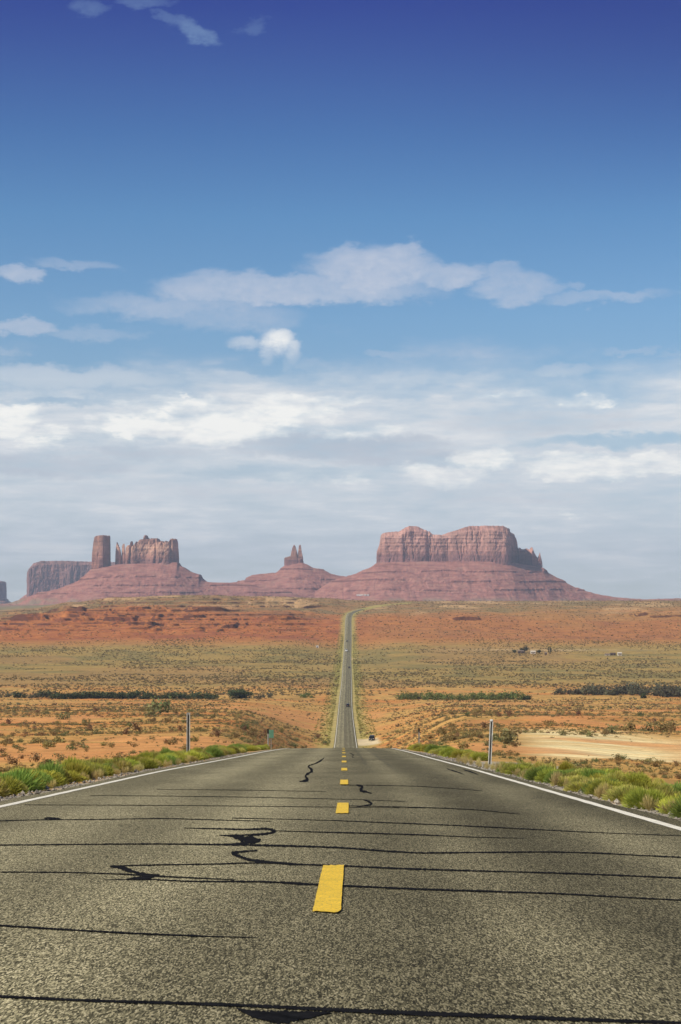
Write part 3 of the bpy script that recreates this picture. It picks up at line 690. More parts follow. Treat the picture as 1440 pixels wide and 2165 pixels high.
def thing(name, label, cat, loc, group=None):
    o = bpy.data.objects.new(name, None); C.objects.link(o); o.location = loc; o.empty_display_size = .3
    return tag(o, label, cat, group)
def settle(root):
    """children were built in world space: keep them there under the moved root"""
    bpy.context.view_layer.update()
    for ch in root.children: ch.matrix_parent_inverse = root.matrix_world.inverted()

def hz(row, d): return (HY - row) / F * d
RED_LO, RED_MID, RED_HI = (.27, .13, .115), (.46, .235, .185), (.56, .32, .25)
# the broad mesa right of the road
dm = 7000
t = thing('mesa', 'broad flat topped red mesa standing right of the far end of the road', 'mesa', (430, dm, 14))
mm = rock_material('mesa_sandstone', RED_LO, RED_MID, (.53, .295, .23), hz(1200, dm), hz(1118, dm), .28)
talus('talus_slope', t, dm, [(640, 1272), (690, 1236), (735, 1219), (752, 1214), (768, 1207), (784, 1200), (797, 1191), (900, 1189), (1060, 1189), (1110, 1195), (1147, 1201), (1158, 1211), (1180, 1223), (1215, 1242), (1240, 1250), (1270, 1258), (1310, 1264), (1360, 1267), (1440, 1265), (1520, 1262), (1620, 1272)], 1272, [(640, 150), (1030, 150), (1075, 120), (1120, 50), (1170, 14), (1700, 12)], seed=1, nx=640)
cliff('cliff', t, mm, dm, [(796, 1189), (797, 1166), (803, 1150), (806, 1131), (815, 1128), (842, 1126), (856, 1117), (862, 1115), (880, 1115), (888, 1119), (906, 1126), (912, 1132), (932, 1133), (948, 1127), (966, 1122), (986, 1115), (1020, 1114), (1058, 1114), (1066, 1117), (1075, 1121), (1090, 1129), (1096, 1140), (1098, 1156), (1104, 1165)],
      [(796, 1190), (900, 1189), (1060, 1190), (1104, 1196)], 150, front=[(790, -60), (798, -110), (812, -146), (850, -150), (905, -128), (940, -118), (985, -140), (1040, -150), (1066, -144), (1074, -118), (1080, -20), (1104, 40)], seed=3, nx=760, nv=64, flute=6.5, cap=.87)
cliff('fin', t, mm, dm, [(1098, 1156), (1106, 1161), (1115, 1159), (1121, 1162), (1126, 1157), (1131, 1168), (1136, 1178)], [(1098, 1194), (1136, 1200)], 26, front=[(1098, 20), (1112, 2), (1124, -30), (1136, -12)], back=60, seed=5, nx=150, flute=4)
cliff('pinnacle', t, mm, dm, [(1134, 1183), (1139, 1176), (1142, 1167), (1144, 1178), (1147, 1190)], [(1134, 1199), (1147, 1202)], 16, seed=6, nx=60, flute=2.5)
settle(t)
# the twin spires left of the road
ds_ = 7300
t = thing('spire_butte', 'small butte with twin thin spires on a stepped base, left of the road end', 'butte', (-180, ds_, 14))
ms = rock_material('spire_sandstone', RED_LO, (.33, .165, .115), (.36, .19, .135), hz(1200, ds_), hz(1152, ds_), .3)
talus('talus_slope', t, ds_, [(380, 1272), (440, 1238), (480, 1233), (519, 1228), (521, 1222), (534, 1216), (560, 1213), (584, 1211), (592, 1205), (602, 1197), (640, 1190), (648, 1193), (662, 1201), (684, 1205), (700, 1213), (716, 1217), (735, 1220), (760, 1224), (800, 1236), (860, 1272)], 1272, 30, seed=11, nx=460, slope=2.2, ledges=(.34, .55, .80))
cliff('spire', t, ms, ds_, [(614, 1176), (616, 1166), (619, 1155), (622, 1151), (625, 1156), (628, 1166), (630, 1174)], [(614, 1196), (630, 1194)], 14, seed=12, nx=70, flute=2.2, cap=.98)
cliff('spire', t, ms, ds_, [(630, 1170), (632, 1154), (634, 1151), (636, 1152), (638, 1166), (641, 1180)], [(630, 1194), (641, 1193)], 11, seed=13, nx=60, flute=1.6, cap=.98)
cliff('shoulder', t, ms, ds_, [(601, 1182), (602, 1178), (610, 1177), (616, 1176), (640, 1180), (642, 1188)], [(601, 1200), (642, 1194)], 20, seed=14, nx=90, flute=2.6, cap=.96)
settle(t)
# the castle-like butte and its neighbour tower on the left
dc = 7000
t = thing('castle_butte', 'castle like red butte with jagged pale crest and thin pinnacles above a long talus slope', 'butte', (-720, dc, 14))
mc = rock_material('castle_sandstone', (.25, .125, .105), (.34, .17, .125), (.58, .345, .235), hz(1202, dc), hz(1142, dc), .26)
talus('talus_slope', t, dc, [(-60, 1285), (10, 1278), (30, 1272), (62, 1262), (80, 1257), (110, 1250), (138, 1242), (160, 1233), (175, 1225), (188, 1213), (196, 1205), (235, 1198), (250, 1194), (378, 1190), (382, 1196), (392, 1202), (404, 1209), (424, 1215), (428, 1223), (436, 1230), (455, 1233), (490, 1234), (530, 1237), (600, 1248), (680, 1274)], 1276, 60, seed=21, nx=600, slope=2.0, ledges=(.26, .42, .62))
cliff('cliff', t, mc, dc, [(267, 1164), (268, 1156), (271, 1153), (274, 1152), (276, 1155), (278, 1143), (280, 1155), (283, 1154), (286, 1149), (289, 1145), (291, 1149), (294, 1143), (300, 1140), (304, 1140), (306, 1133), (309, 1132), (311, 1136), (314, 1138), (318, 1140), (320, 1138), (326, 1138), (334, 1138), (336, 1142), (340, 1145), (345, 1144), (348, 1147), (352, 1143), (356, 1147), (359, 1144), (362, 1140), (366, 1139), (373, 1139), (375, 1147), (376, 1160), (378, 1186)],
      [(267, 1200), (320, 1198), (378, 1192)], 62, front=[(266, -30), (272, -44), (290, -52), (330, -62), (356, -66), (368, -70), (374, -50), (379, -10)], seed=23, nx=460, nv=54, flute=12, cap=.95, lean=.12)
cliff('pinnacle', t, mc, dc, [(244, 1188), (245, 1164), (247, 1145), (249, 1149), (253, 1159), (255, 1168), (258, 1186)], [(244, 1200), (258, 1200)], 18, seed=24, nx=60, flute=2.5, cap=.98)
cliff('pinnacle', t, mc, dc, [(257, 1180), (258, 1154), (260, 1150), (263, 1150), (264, 1170), (266, 1186)], [(257, 1200), (266, 1200)], 12, seed=25, nx=50, flute=2.0, cap=.98)
settle(t)
t = thing('rock_tower', 'tall blocky rock tower on the talus just left of the castle like butte', 'rock tower', (-885, dc, 120))
mt = rock_material('tower_sandstone', (.30, .14, .105), (.38, .19, .135), (.40, .215, .15), hz(1205, dc), hz(1132, dc), .2)
cliff('cliff', t, mt, dc - 8, [(194.5, 1198), (196, 1178), (199, 1150), (202, 1134), (208, 1132.6), (220, 1132), (231, 1132), (232.5, 1136), (233, 1160), (233, 1190)], [(194, 1208), (233, 1206)], 40, front=[(194, -10), (197, -34), (212, -44), (220, -42), (222, -30), (233, 14)], back=44, seed=27, nx=150, nv=50, flute=3.2, cap=.985, lean=.06)
settle(t)
# the dark mesa behind, and the sliver of another at the frame's left edge
df = 10500
t = thing('far_mesa', 'distant flat mesa with dark fluted cliffs behind the rock tower', 'mesa', (-1560, df, 10))
mf = rock_material('far_sandstone', (.24, .115, .10), (.27, .135, .11), (.25, .13, .11), hz(1252, df), hz(1188, df), .5)
talus('talus_slope', t, df, [(-10, 1284), (35, 1276), (60, 1258), (75, 1252), (200, 1250), (330, 1250), (400, 1276)], 1278, 100, seed=31, nx=200, ny=70)
cliff('cliff', t, mf, df, [(64, 1222), (65, 1211), (70, 1205), (78, 1199), (84, 1192), (92, 1190), (98, 1188), (150, 1187.5), (194, 1189), (240, 1190), (300, 1192)], [(64, 1256), (300, 1254)], 240, front=[(63, -120), (68, -190), (76, -240), (300, -240)], seed=33, nx=460, nv=40, flute=17, cap=.90)
settle(t)
t = thing('edge_butte', 'distant dark butte cut off by the left edge of the picture', 'butte', (-2000, 11000, 10))
talus('talus_slope', t, 11000, [(-160, 1282), (-100, 1262), (-20, 1256), (8, 1262), (14, 1268), (24, 1277)], 1280, 60, seed=41, nx=120, ny=50)
cliff('cliff', t, mf, 11000, [(-80, 1240), (-74, 1231), (-20, 1228), (4, 1229), (9, 1231), (11, 1245), (12, 1260)], [(-80, 1268), (12, 1268)], 110, seed=43, nx=160, nv=34, flute=8, cap=.95)
settle(t)

# ------------------------------------------------------------------ plants
def leaf_mat(name, rough=.9, trans=.25):
    """colour comes from the plant's own 'leaf' attribute"""
    m = bpy.data.materials.new(name); m.use_nodes = True
    g = NT(m.node_tree); b = g.n['Principled BSDF']; b.inputs['Roughness'].default_value = rough; b.inputs['Specular IOR Level'].default_value = .15
    c = g.node('ShaderNodeVertexColor', layer_name='leaf').outputs[0]
    oi = g.node('ShaderNodeObjectInfo').outputs['Random']
    n = g.node('ShaderNodeVectorMath', operation='SCALE'); g.put(n.inputs[0], c); g.put(n.inputs['Scale'], g.lin(oi, 0, 1, .80, 1.22))
    h = g.node('ShaderNodeHueSaturation'); h.inputs['Value'].default_value = 1; g.put(h.inputs['Hue'], g.lin(oi, 0, 1, .487, .513)); g.l.new(n.outputs[0], h.inputs['Color'])
    g.l.new(h.outputs[0], b.inputs['Base Color'])
    tr = g.node('ShaderNodeBsdfTranslucent'); g.l.new(h.outputs[0], tr.inputs[0])
    mx = g.node('ShaderNodeMixShader'); mx.inputs[0].default_value = trans
    out = g.n['Material Output']; g.l.new(b.outputs[0], mx.inputs[1]); g.l.new(tr.outputs[0], mx.inputs[2]); g.l.new(mx.outputs[0], out.inputs[0])
    return m
M_LEAF = leaf_mat('shrub_foliage')
M_STEM = principled('woody_stem', (.16, .11, .07), .9, var=.3, vscale=20)

def broom(r, h, n, tipc, basec, wid=.010, mixc=None, mixp=0.0, upright=False):
    """rabbitbrush: a rounded broom of fine stems fanning from a woody foot out to a domed skin"""
    k = 7; ca = r.random(k) * 2 * np.pi; cq = .52 * np.sqrt(r.random(k)); cr = .40 + .42 * r.random(k) ** 1.3; lh = .75 + .6 * r.random(k); w = r.integers(0, k, n)
    cx, cy = np.cos(ca[w]) * cq[w], np.sin(ca[w]) * cq[w]
    a = r.random(n) * 2 * np.pi; e = np.arcsin(np.clip(.02 + .98 * r.random(n) ** (.55 if upright else .85), 0, 1))
    rad = cr[w] * (.84 + .18 * r.random(n) ** .6)
    dx, dy, dz = np.cos(a) * np.cos(e), np.sin(a) * np.cos(e), np.sin(e)
    P1 = np.stack([cx + dx * rad, cy + dy * rad, .08 + dz * rad * 1.12 * lh[w]], -1)
    foot = np.stack([cx * .35, cy * .35, 0 * cx], -1)
    t0 = (.35 + .5 * r.random(n))[:, None] * (r.random(n) < .85)[:, None]
    P0 = foot + (P1 - foot) * t0
    P1 = P1 + np.stack([r.normal(size=n) * .03, r.normal(size=n) * .03, .03 + .04 * r.random(n)], -1)
    mid = (P0 + P1) / 2 + np.stack([dx * .03, dy * .03, 0 * dx], -1)
    ax = P1 - P0; sd_ = np.cross(ax, r.normal(size=(n, 3))); sd_ /= np.linalg.norm(sd_, axis=1, keepdims=True) + 1e-9
    wd = wid * (.6 + .8 * r.random((n, 1)))
    V = np.stack([P0 - sd_ * wd * .6, P0 + sd_ * wd * .6, mid + sd_ * wd, mid - sd_ * wd, P1 + sd_ * wd * .4, P1 - sd_ * wd * .4], 1)
    i = np.arange(n)[:, None] * 6
    Fc = np.concatenate([i + np.array([[0, 1, 2, 3]]), i + np.array([[3, 2, 4, 5]])])
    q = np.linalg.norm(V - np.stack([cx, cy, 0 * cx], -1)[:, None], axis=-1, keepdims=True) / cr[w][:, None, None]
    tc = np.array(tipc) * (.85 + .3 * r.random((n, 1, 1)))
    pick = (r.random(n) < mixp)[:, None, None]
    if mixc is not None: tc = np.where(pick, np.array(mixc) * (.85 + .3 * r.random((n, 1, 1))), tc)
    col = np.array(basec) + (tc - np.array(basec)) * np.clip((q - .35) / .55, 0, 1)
    V = V * np.array([.40, .40, h]); return V.reshape(-1, 3), Fc, col.reshape(-1, 3)
def mound(r, n, c1, c2, size=.20, flat=.62, stems=True):
    """a low desert shrub: ragged leaf clumps over a dome, open underneath"""
    k = 9; cc = r.normal(size=(k, 3)) * np.array([.34, .34, .20]) + np.array([0, 0, .42])
    w = r.integers(0, k, n); p = cc[w] + r.normal(size=(n, 3)) * np.array([.19, .19, .15])
    p[:, 2] = np.abs(p[:, 2]) + .03
    e1 = r.normal(size=(n, 3)); e1 /= np.linalg.norm(e1, axis=1, keepdims=True); e2 = r.normal(size=(n, 3)); e2 = np.cross(e1, e2); e2 /= np.linalg.norm(e2, axis=1, keepdims=True) + 1e-9
    s = size * (.5 + r.random((n, 1)))
    V = np.stack([p - e1 * s * .5 - e2 * s * .22, p + e1 * s * .5, p - e1 * s * .3 + e2 * s * .5], 1)
    V[..., 2] = np.maximum(V[..., 2], 0)
    V[..., 2] *= flat / .62
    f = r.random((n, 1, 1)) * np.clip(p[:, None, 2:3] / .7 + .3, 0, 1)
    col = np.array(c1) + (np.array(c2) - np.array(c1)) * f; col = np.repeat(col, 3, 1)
    return V.reshape(-1, 3), np.arange(n * 3).reshape(n, 3), col.reshape(-1, 3)
def leaf_mesh(name, V, Fc, col):
    me = mesh_np(name, V, Fc); set_color(me, col, 'leaf'); me.materials.append(M_LEAF); return me
def stems_mesh(r, k=9, h=.5):
    bm = bmesh.new()
    for i in range(k):
        a = r.random() * 6.28; q = .05 + .1 * r.random(); q2 = .18 + .22 * r.random()
        p0 = Vector((math.cos(a) * q * .4, math.sin(a) * q * .4, -.02)); p1 = Vector((math.cos(a) * q2, math.sin(a) * q2, h * (.6 + .5 * r.random())))
        ax = (p1 - p0).normalized(); s1 = ax.orthogonal().normalized(); s2 = ax.cross(s1); ra = []
        for p, w in ((p0, .016), (p0.lerp(p1, .5) + Vector((0, 0, -.03)), .011), (p1, .005)):
            ra.append([bm.verts.new(p + (s1 * math.cos(u) + s2 * math.sin(u)) * w) for u in (0, 2.09, 4.19)])
        for A, B in zip(ra, ra[1:]):
            for j in range(3): bm.faces.new((A[j], A[(j + 1) % 3], B[(j + 1) % 3], B[j]))
    me = bpy.data.meshes.new('stem'); bm.to_mesh(me); bm.free(); me.materials.append(M_STEM); return me
GREENS = [((.42, .42, .060), (.20, .17, .06), (.50, .44, .08), .3), ((.36, .39, .065), (.18, .165, .05), (.42, .42, .06), .25), ((.23, .33, .07), (.12, .14, .05), (.28, .36, .07), .3),
          ((.46, .42, .09), (.25, .18, .08), (.50, .40, .15), .35), ((.36, .37, .075), (.22, .17, .075), (.45, .40, .12), .3)]
rb = np.random.default_rng(21)
BROOM = []
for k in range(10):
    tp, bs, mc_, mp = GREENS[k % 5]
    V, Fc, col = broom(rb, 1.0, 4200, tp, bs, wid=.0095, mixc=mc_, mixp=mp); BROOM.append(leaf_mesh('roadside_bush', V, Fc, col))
BSTEM = [stems_mesh(rb) for _ in range(3)]
BN = ['yellow green', 'bright green', 'deep blue green', 'straw tinged', 'olive green']
def put_bush(x, d, r, h, k, label, group, name='roadside_bush', sink=.02):
    o = bpy.data.objects.new(name, BROOM[k]); C.objects.link(o)
    o.location = (x, d, float(ground_z(np.array(x), np.array(d))) - sink); o.scale = (r / .34, r / .34, h); o.rotation_euler = (0, 0, rb.random() * 6.28)
    tag(o, label, 'bush', group)
    s = bpy.data.objects.new('stem', BSTEM[k % 3]); C.objects.link(s); s.parent = o
    return o
GL = 'bushes lining the left gravel shoulder'; GR = 'bushes lining the right gravel shoulder'
d = 23.0
while d < 122:                                            # left row
    near = d < 60
    x = float(xleft(d)) - .98 - .22 * rb.random() - .004 * d; kk = int(rb.choice([0, 0, 1, 2, 3, 4])) + 5 * int(rb.random() < .5)
    if not (98 < d < 103): put_bush(x, d, .28 + .16 * rb.random(), .29 + .13 * rb.random(), kk, 'feathery %s bush in the dense row beside the left white line' % BN[kk % 5], GL)
    if rb.random() < .6:
        kk = int(rb.integers(0, 10)); put_bush(x - .65 - .5 * rb.random(), d + .4 * rb.random(), .30 + .14 * rb.random(), .34 + .12 * rb.random(), kk, '%s bush of the second row behind the left shoulder bushes' % BN[kk % 5], GL)
    d += .66 + .45 * rb.random() + .006 * d
d = 17.6
while d < 48.5:                                           # right row
    x = float(xright(d)) + .66 + .20 * rb.random() + .004 * (d - 18); kk = int(rb.choice([0, 1, 1, 2, 3, 4])) + 5 * int(rb.random() < .5)
    put_bush(x, d, .22 + .13 * rb.random(), .23 + .12 * rb.random(), kk, 'soft %s bush at the gravel edge right of the road' % BN[kk % 5], GR)
    for q in range(2):
        if rb.random() < .5:
            kk = int(rb.integers(0, 10)); put_bush(x + (.55 + .6 * q) + .4 * rb.random(), d + .7 * rb.random(), .20 + .16 * rb.random(), .24 + .14 * rb.random(), kk, '%s bush in the patch behind the right shoulder bushes' % BN[kk % 5], GR)
    d += .62 + .5 * rb.random()
d = 68.0
while d < 121:
    x = float(xright(d)) + 1.2 + .9 * rb.random(); kk = int(rb.integers(0, 10))
    put_bush(x, d, .34 + .16 * rb.random(), .30 + .14 * rb.random(), kk, 'low %s bush near the small right marker post' % BN[kk % 5], 'bushes near the crest on the right')
    d += 1.2 + 1.4 * rb.random()
# grass tufts among the shoulder bushes (pale dry straw)
V, Fc, col = broom(rb, 1, 260, (.52, .42, .17), (.36, .27, .11), wid=.010, upright=True); TUFT = leaf_mesh('dry_tuft', V, Fc, col)
for i in range(90):
    left = i % 2 == 0; d = 19 + 42 * rb.random(); x = float(xleft(d)) - .75 - .35 * rb.random() if left else float(xright(d)) + .45 + .35 * rb.random()
    if left and d < 22: continue
    o = bpy.data.objects.new('dry_tuft', TUFT); C.objects.link(o); o.location = (x, d, float(ground_z(np.array(x), np.array(d))) - .01)
    s = .22 + .2 * rb.random(); o.scale = (s, s, .18 + .16 * rb.random()); o.rotation_euler = (0, 0, rb.random() * 6)
    tag(o, 'pale straw tuft sprouting from the gravel on the %s shoulder' % ('left' if left else 'right'), 'grass tuft', 'straw tufts on the %s shoulder' % ('left' if left else 'right'))

# ---- desert scrub on the slopes
SAGE = [((.15, .135, .06), (.31, .29, .125), 'grey green'), ((.19, .135, .06), (.35, .265, .11), 'olive brown'), ((.19, .145, .055), (.43, .35, .13), 'yellow green'),
        ((.20, .12, .065), (.34, .21, .11), 'dead brown'), ((.10, .115, .05), (.21, .24, .09), 'dark green')]
def bare(x, d):
    px = 720 + F * x / d; n = fbm(x / 40, d / 90, 61, 3)
    b_ = (n > .57) & (rng.random(x.shape) < .85) & (d < 1150)
    pull = (px > 1095) & (d > 110 + 40 * sm(px, 1225, 1330)) & (d < 328 + .1 * (px - 1440)) & (rng.random(x.shape) < .985)
    out = np.maximum(xleft(d) - x, x - xright(d))
    clr = np.where(d < 140, 3.4, np.where(d < 600, 5, 2.2))
    st = (px > 1270) & (d > 388) & (d < 450) & (rng.random(x.shape) < .8)
    tk = (x > 0) & (x < 15) & (d > 652) & (d < 728)
    return b_ | pull | (out < clr) | st | tk
def scatter(n, d0, d1, pw, r):
    """positions over the visible wedge (and a margin) between two distances"""
    u = r.random(n); d = (d0 ** pw + u * (d1 ** pw - d0 ** pw)) ** (1 / pw); x = (r.random(n) * 2 - 1) * (.205 * d + 6)
    k = ~bare(x, d); return x[k], d[k]
rs = np.random.default_rng(5)
MOUND = []
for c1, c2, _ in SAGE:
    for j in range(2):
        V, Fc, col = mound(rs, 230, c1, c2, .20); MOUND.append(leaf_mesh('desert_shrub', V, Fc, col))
x1, d1 = scatter(10000, 46, 330, 1.3, rs); x2, d2 = scatter(30000, 330, 1180, 1.1, rs)
X = np.concatenate([x1, x2]); D = np.concatenate([d1, d2])
clump = fbm(X / 18, D / 18, 91, 3); keep = rs.random(len(X)) < sm(clump, .28, .56) * .9 + .18; X, D = X[keep], D[keep]
xe = 1235 + 240 * rs.random(70); de = 78 + 62 * rs.random(70); xe = (xe - 720) / F * de; ke = xe - xright(de) > 3.2; X = np.append(X, xe[ke]); D = np.append(D, de[ke])
SZ = (.15 + .42 * rs.random(len(X)) ** 2.4) * (1 + .6 * sm(D, 60, 260) + .8 * sm(D, 260, 700)) * (1 + .8 * (rs.random(len(X)) < .06)) * (.55 + .45 * sm(D, 90, 190))
K = rs.choice(5, len(X), p=[.27, .27, .23, .13, .10])
# a few known bigger ones, by eye from the photograph
for px, py, w, k in [(100, 1574, 36, 0), (335, 1505, 62, 4), (322, 1510, 40, 0), (370, 1504, 26, 1), (135, 1516, 34, 0), (520, 1540, 30, 4), (540, 1556, 40, 1), (292, 1542, 36, 3), (265, 1548, 24, 3), (130, 1603, 28, 0), (1075, 1568, 54, 0), (1044, 1560, 26, 0), (1190, 1550, 22, 0), (1282, 1549, 26, 1), (1246, 1553, 20, 0), (1160, 1614, 36, 1), (1235, 1610, 22, 1), (1330, 1543, 44, 2), (1370, 1541, 40, 0), (1405, 1542, 50, 2), (1290, 1546, 40, 0), (1425, 1543, 40, 1), (975, 1578, 34, 2), (1000, 1551, 26, 1), (940, 1548, 30, 2), (420, 1540, 22, 2), (415, 1563, 26, 2), (30, 1612, 40, 3), (75, 1606, 36, 3)]:
    p = ray_ground(px, py + 5, 40, 1100); X = np.append(X, p[0]); D = np.append(D, p[1]); SZ = np.append(SZ, w / F * p[1] * .72); K = np.append(K, k)
Z = ground_z(X, D)
vis = np.abs(X / D) < .182
order = np.argsort(-(SZ / D) * vis); ind = order[:296]; rest = order[296:]
for i in ind:
    o = bpy.data.objects.new('desert_shrub', MOUND[int(K[i]) * 2 + int(rs.integers(0, 2))]); C.objects.link(o)
    o.location = (X[i], D[i], Z[i] - .02); s = float(SZ[i]); o.scale = (s * .75, s * .75, s * (.62 + .2 * rs.random())); o.rotation_euler = (0, 0, rs.random() * 6.28)
    sd_ = 'left' if X[i] < 0 else 'right'
    tag(o, '%s desert shrub on the orange sand %s of the road' % (SAGE[int(K[i])][2], sd_), 'shrub', '%s desert shrubs %s of the road' % (SAGE[int(K[i])][2], sd_))
def mass(name, X, D, Z, SZ, K, n, size, pal):
    """one mesh of many small shrubs"""
    N = len(X); r = rs
    p = r.normal(size=(N, n, 3)) * np.array([.36, .36, .2]) + np.array([0, 0, .34]); p[..., 2] = np.abs(p[..., 2])
    e1 = r.normal(size=(N, n, 3)); e1 /= np.linalg.norm(e1, axis=-1, keepdims=True); e2 = np.cross(e1, r.normal(size=(N, n, 3))); e2 /= np.linalg.norm(e2, axis=-1, keepdims=True) + 1e-9
    V = np.stack([p - e1 * size * .5, p + e1 * size * .5, p + e2 * size * .75], 2) * np.array([.75, .75, .62]) * SZ[:, None, None, None]
    V[..., 2] = np.maximum(V[..., 2], -.02); V = V + np.stack([X, D, Z], -1)[:, None, None, :]
    c1 = np.array([q[0] for q in pal])[K]; c2 = np.array([q[1] for q in pal])[K]
    f = r.random((N, n, 1)); col = c1[:, None] + (c2 - c1)[:, None] * f; col = np.repeat(col[:, :, None], 3, 2)
    me = leaf_mesh(name, V.reshape(-1, 3), np.arange(N * n * 3).reshape(-1, 3), col.reshape(-1, 3))
    o = bpy.data.objects.new(name, me); C.objects.link(o); o['kind'] = 'stuff'
    return tag(o, 'countless small shrubs speckling the far desert floor and slopes', 'scrub')
# far plain and badlands: olive and brown speckle
x3, d3 = scatter(26000, 1230, 2280, .9, rs); z3 = ground_z(x3, d3)
c3 = fbm(x3 / 60, d3 / 60, 95, 3); k3 = rs.random(len(x3)) < sm(c3, .30, .62); x3, d3, z3 = x3[k3], d3[k3], z3[k3]
x4, d4 = scatter(9000, 2280, 3600, 1.0, rs); z4 = ground_z(x4, d4)
FAR = [((.17, .14, .055), (.26, .22, .085)), ((.22, .18, .065), (.33, .26, .10)), ((.13, .095, .05), (.20, .14, .07))]
Xr = np.concatenate([X[rest], x3, x4]); Dr = np.concatenate([D[rest], d3, d4]); Zr = np.concatenate([Z[rest], z3, z4])
Sr = np.concatenate([SZ[rest], .9 + 1.1 * rs.random(len(x3)), 1.0 + 1.5 * rs.random(len(x4)) ** 2])
pal = [(a, b_) for a, b_, _ in SAGE] + FAR
Kr = np.concatenate([K[rest], 5 + rs.choice(3, len(x3), p=[.5, .3, .2]), 5 + rs.choice(3, len(x4), p=[.5, .1, .4])])
nearm = Dr < 700
# verge weeds along the far road
xv, dv, sv = [], [], []
for i in range(4200):
    d = 640 + 1750 * rs.random() ** .8; sd_ = rs.choice([-1, 1]); o_ = 2.3 + 7 * rs.random() ** 1.6
    if sd_ > 0 and 650 < d < 730 and o_ < 9: continue
    xv.append(float(xright(d) + o_) if sd_ > 0 else float(xleft(d) - o_)); dv.append(d); sv.append(.4 + .6 * rs.random())
xv, dv, sv = map(np.array, (xv, dv, sv)); zv = ground_z(xv, dv)
pal2 = pal + [((.27, .26, .065), (.42, .39, .11))]
far = ~nearm
Xa = np.concatenate([Xr[far], xv]); Da = np.concatenate([Dr[far], dv]); Za = np.concatenate([Zr[far], zv]); Sa = np.concatenate([Sr[far], sv]); Ka = np.concatenate([Kr[far], np.full(len(xv), 8)])
# one object for all the scrub past the nearest three hundred
def mass_parts():
    a = mass('desert_scrub', Xr[nearm], Dr[nearm], Zr[nearm], Sr[nearm], Kr[nearm], 44, .34, pal2)
    b_ = mass('far_scrub', Xa, Da, Za, Sa, Ka, 9, .8, pal2)
    b_['label'] = 'haze of tiny far shrubs over the valley floor and red slopes'; a['label'] = 'small scattered shrubs on the orange slopes between road and wash'
mass_parts()

# ---- taller shrubs in the wash
def wash_mesh(r, c1, c2):
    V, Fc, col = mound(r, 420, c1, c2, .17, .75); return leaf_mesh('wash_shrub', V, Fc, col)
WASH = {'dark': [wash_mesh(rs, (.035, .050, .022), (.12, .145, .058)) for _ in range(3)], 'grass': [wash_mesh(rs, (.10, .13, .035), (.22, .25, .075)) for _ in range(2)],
        'grey': [wash_mesh(rs, (.065, .062, .04), (.18, .175, .105)) for _ in range(3)]}
def wash_row(px0, px1, row, hgt, kind, label, group, step=(12, 20), jit=3, skip=0.0):
    p = px0
    while p < px1:
        q = ray_ground(p, row + (rs.random() - .5) * jit, 600, 1900); w = (1.0 + .8 * rs.random()); h = hgt * (.65 + .6 * rs.random()) / F * q[1]
        if rs.random() >= skip:
            o = bpy.data.objects.new('wash_shrub', WASH[kind][int(rs.integers(0, len(WASH[kind])))]); C.objects.link(o)
            o.location = (q[0], q[1], q[2] - .2); o.scale = (h * w * 1.05, h * w * 1.05, h * 1.12); o.rotation_euler = (0, 0, rs.random() * 6.28)
            tag(o, label, 'shrub', group)
        p += step[0] + (step[1] - step[0]) * rs.random()
wash_row(2, 24, 1474, 8, 'grey', 'small olive shrub at the left end of the dark wash hedge', 'small shrubs left of the hedge', (9, 14))
wash_row(42, 46, 1474, 15, 'dark', 'lone round dark bush standing left of the long wash hedge', None)
wash_row(64, 102, 1475, 9, 'grey', 'pale scrubby bush joining the wash hedge at its left', 'pale bushes at the hedge end', (9, 13))
wash_row(104, 298, 1477, 12, 'dark', 'dark green shrub in the long hedge along the wash', 'dark shrubs in the long wash hedge', (7, 11), 2)
wash_row(306, 458, 1477.5, 11.5, 'dark', 'dark green shrub in the right half of the wash hedge', 'dark shrubs right in the wash hedge', (7, 11), 2)
wash_row(494, 524, 1476, 14, 'dark', 'dark shrub of the separate clump between the hedge and the road', 'clump left of the road', (8, 10), 2)
wash_row(545, 575, 1476, 7, 'grey', 'tiny grey shrub beside the separate dark clump', 'tiny grey shrubs near the clump', (10, 14))
wash_row(640, 668, 1474, 6, 'grass', 'low green weed clump just left of the far road', 'weeds left of far road', (8, 12))
wash_row(845, 1105, 1479, 11, 'grass', 'low bright green thicket plant along the wash right of the road', 'green thicket right of the road', (8, 13), 3)
wash_row(1108, 1128, 1479, 8, 'dark', 'dark low bush ending the green thicket on the right', 'dark bushes ending the thicket', (8, 12), 2)
wash_row(1180, 1240, 1468, 11, 'grey', 'brown grey bush at the left end of the grey hedge', 'brown grey bushes of the grey hedge', (9, 13), 2)
wash_row(1242, 1372, 1469, 14, 'grey', 'grey green bush of the tall hedge far right', 'grey bushes of the tall hedge', (8, 12), 3)
wash_row(1360, 1376, 1476, 14, 'dark', 'dark green bush standing in front of the grey hedge gap', None, (30, 40))
wash_row(1388, 1470, 1473, 16, 'grey', 'tall grey bush of the hedge cut by the right picture edge', 'tall grey bushes at the right edge', (8, 12), 3)

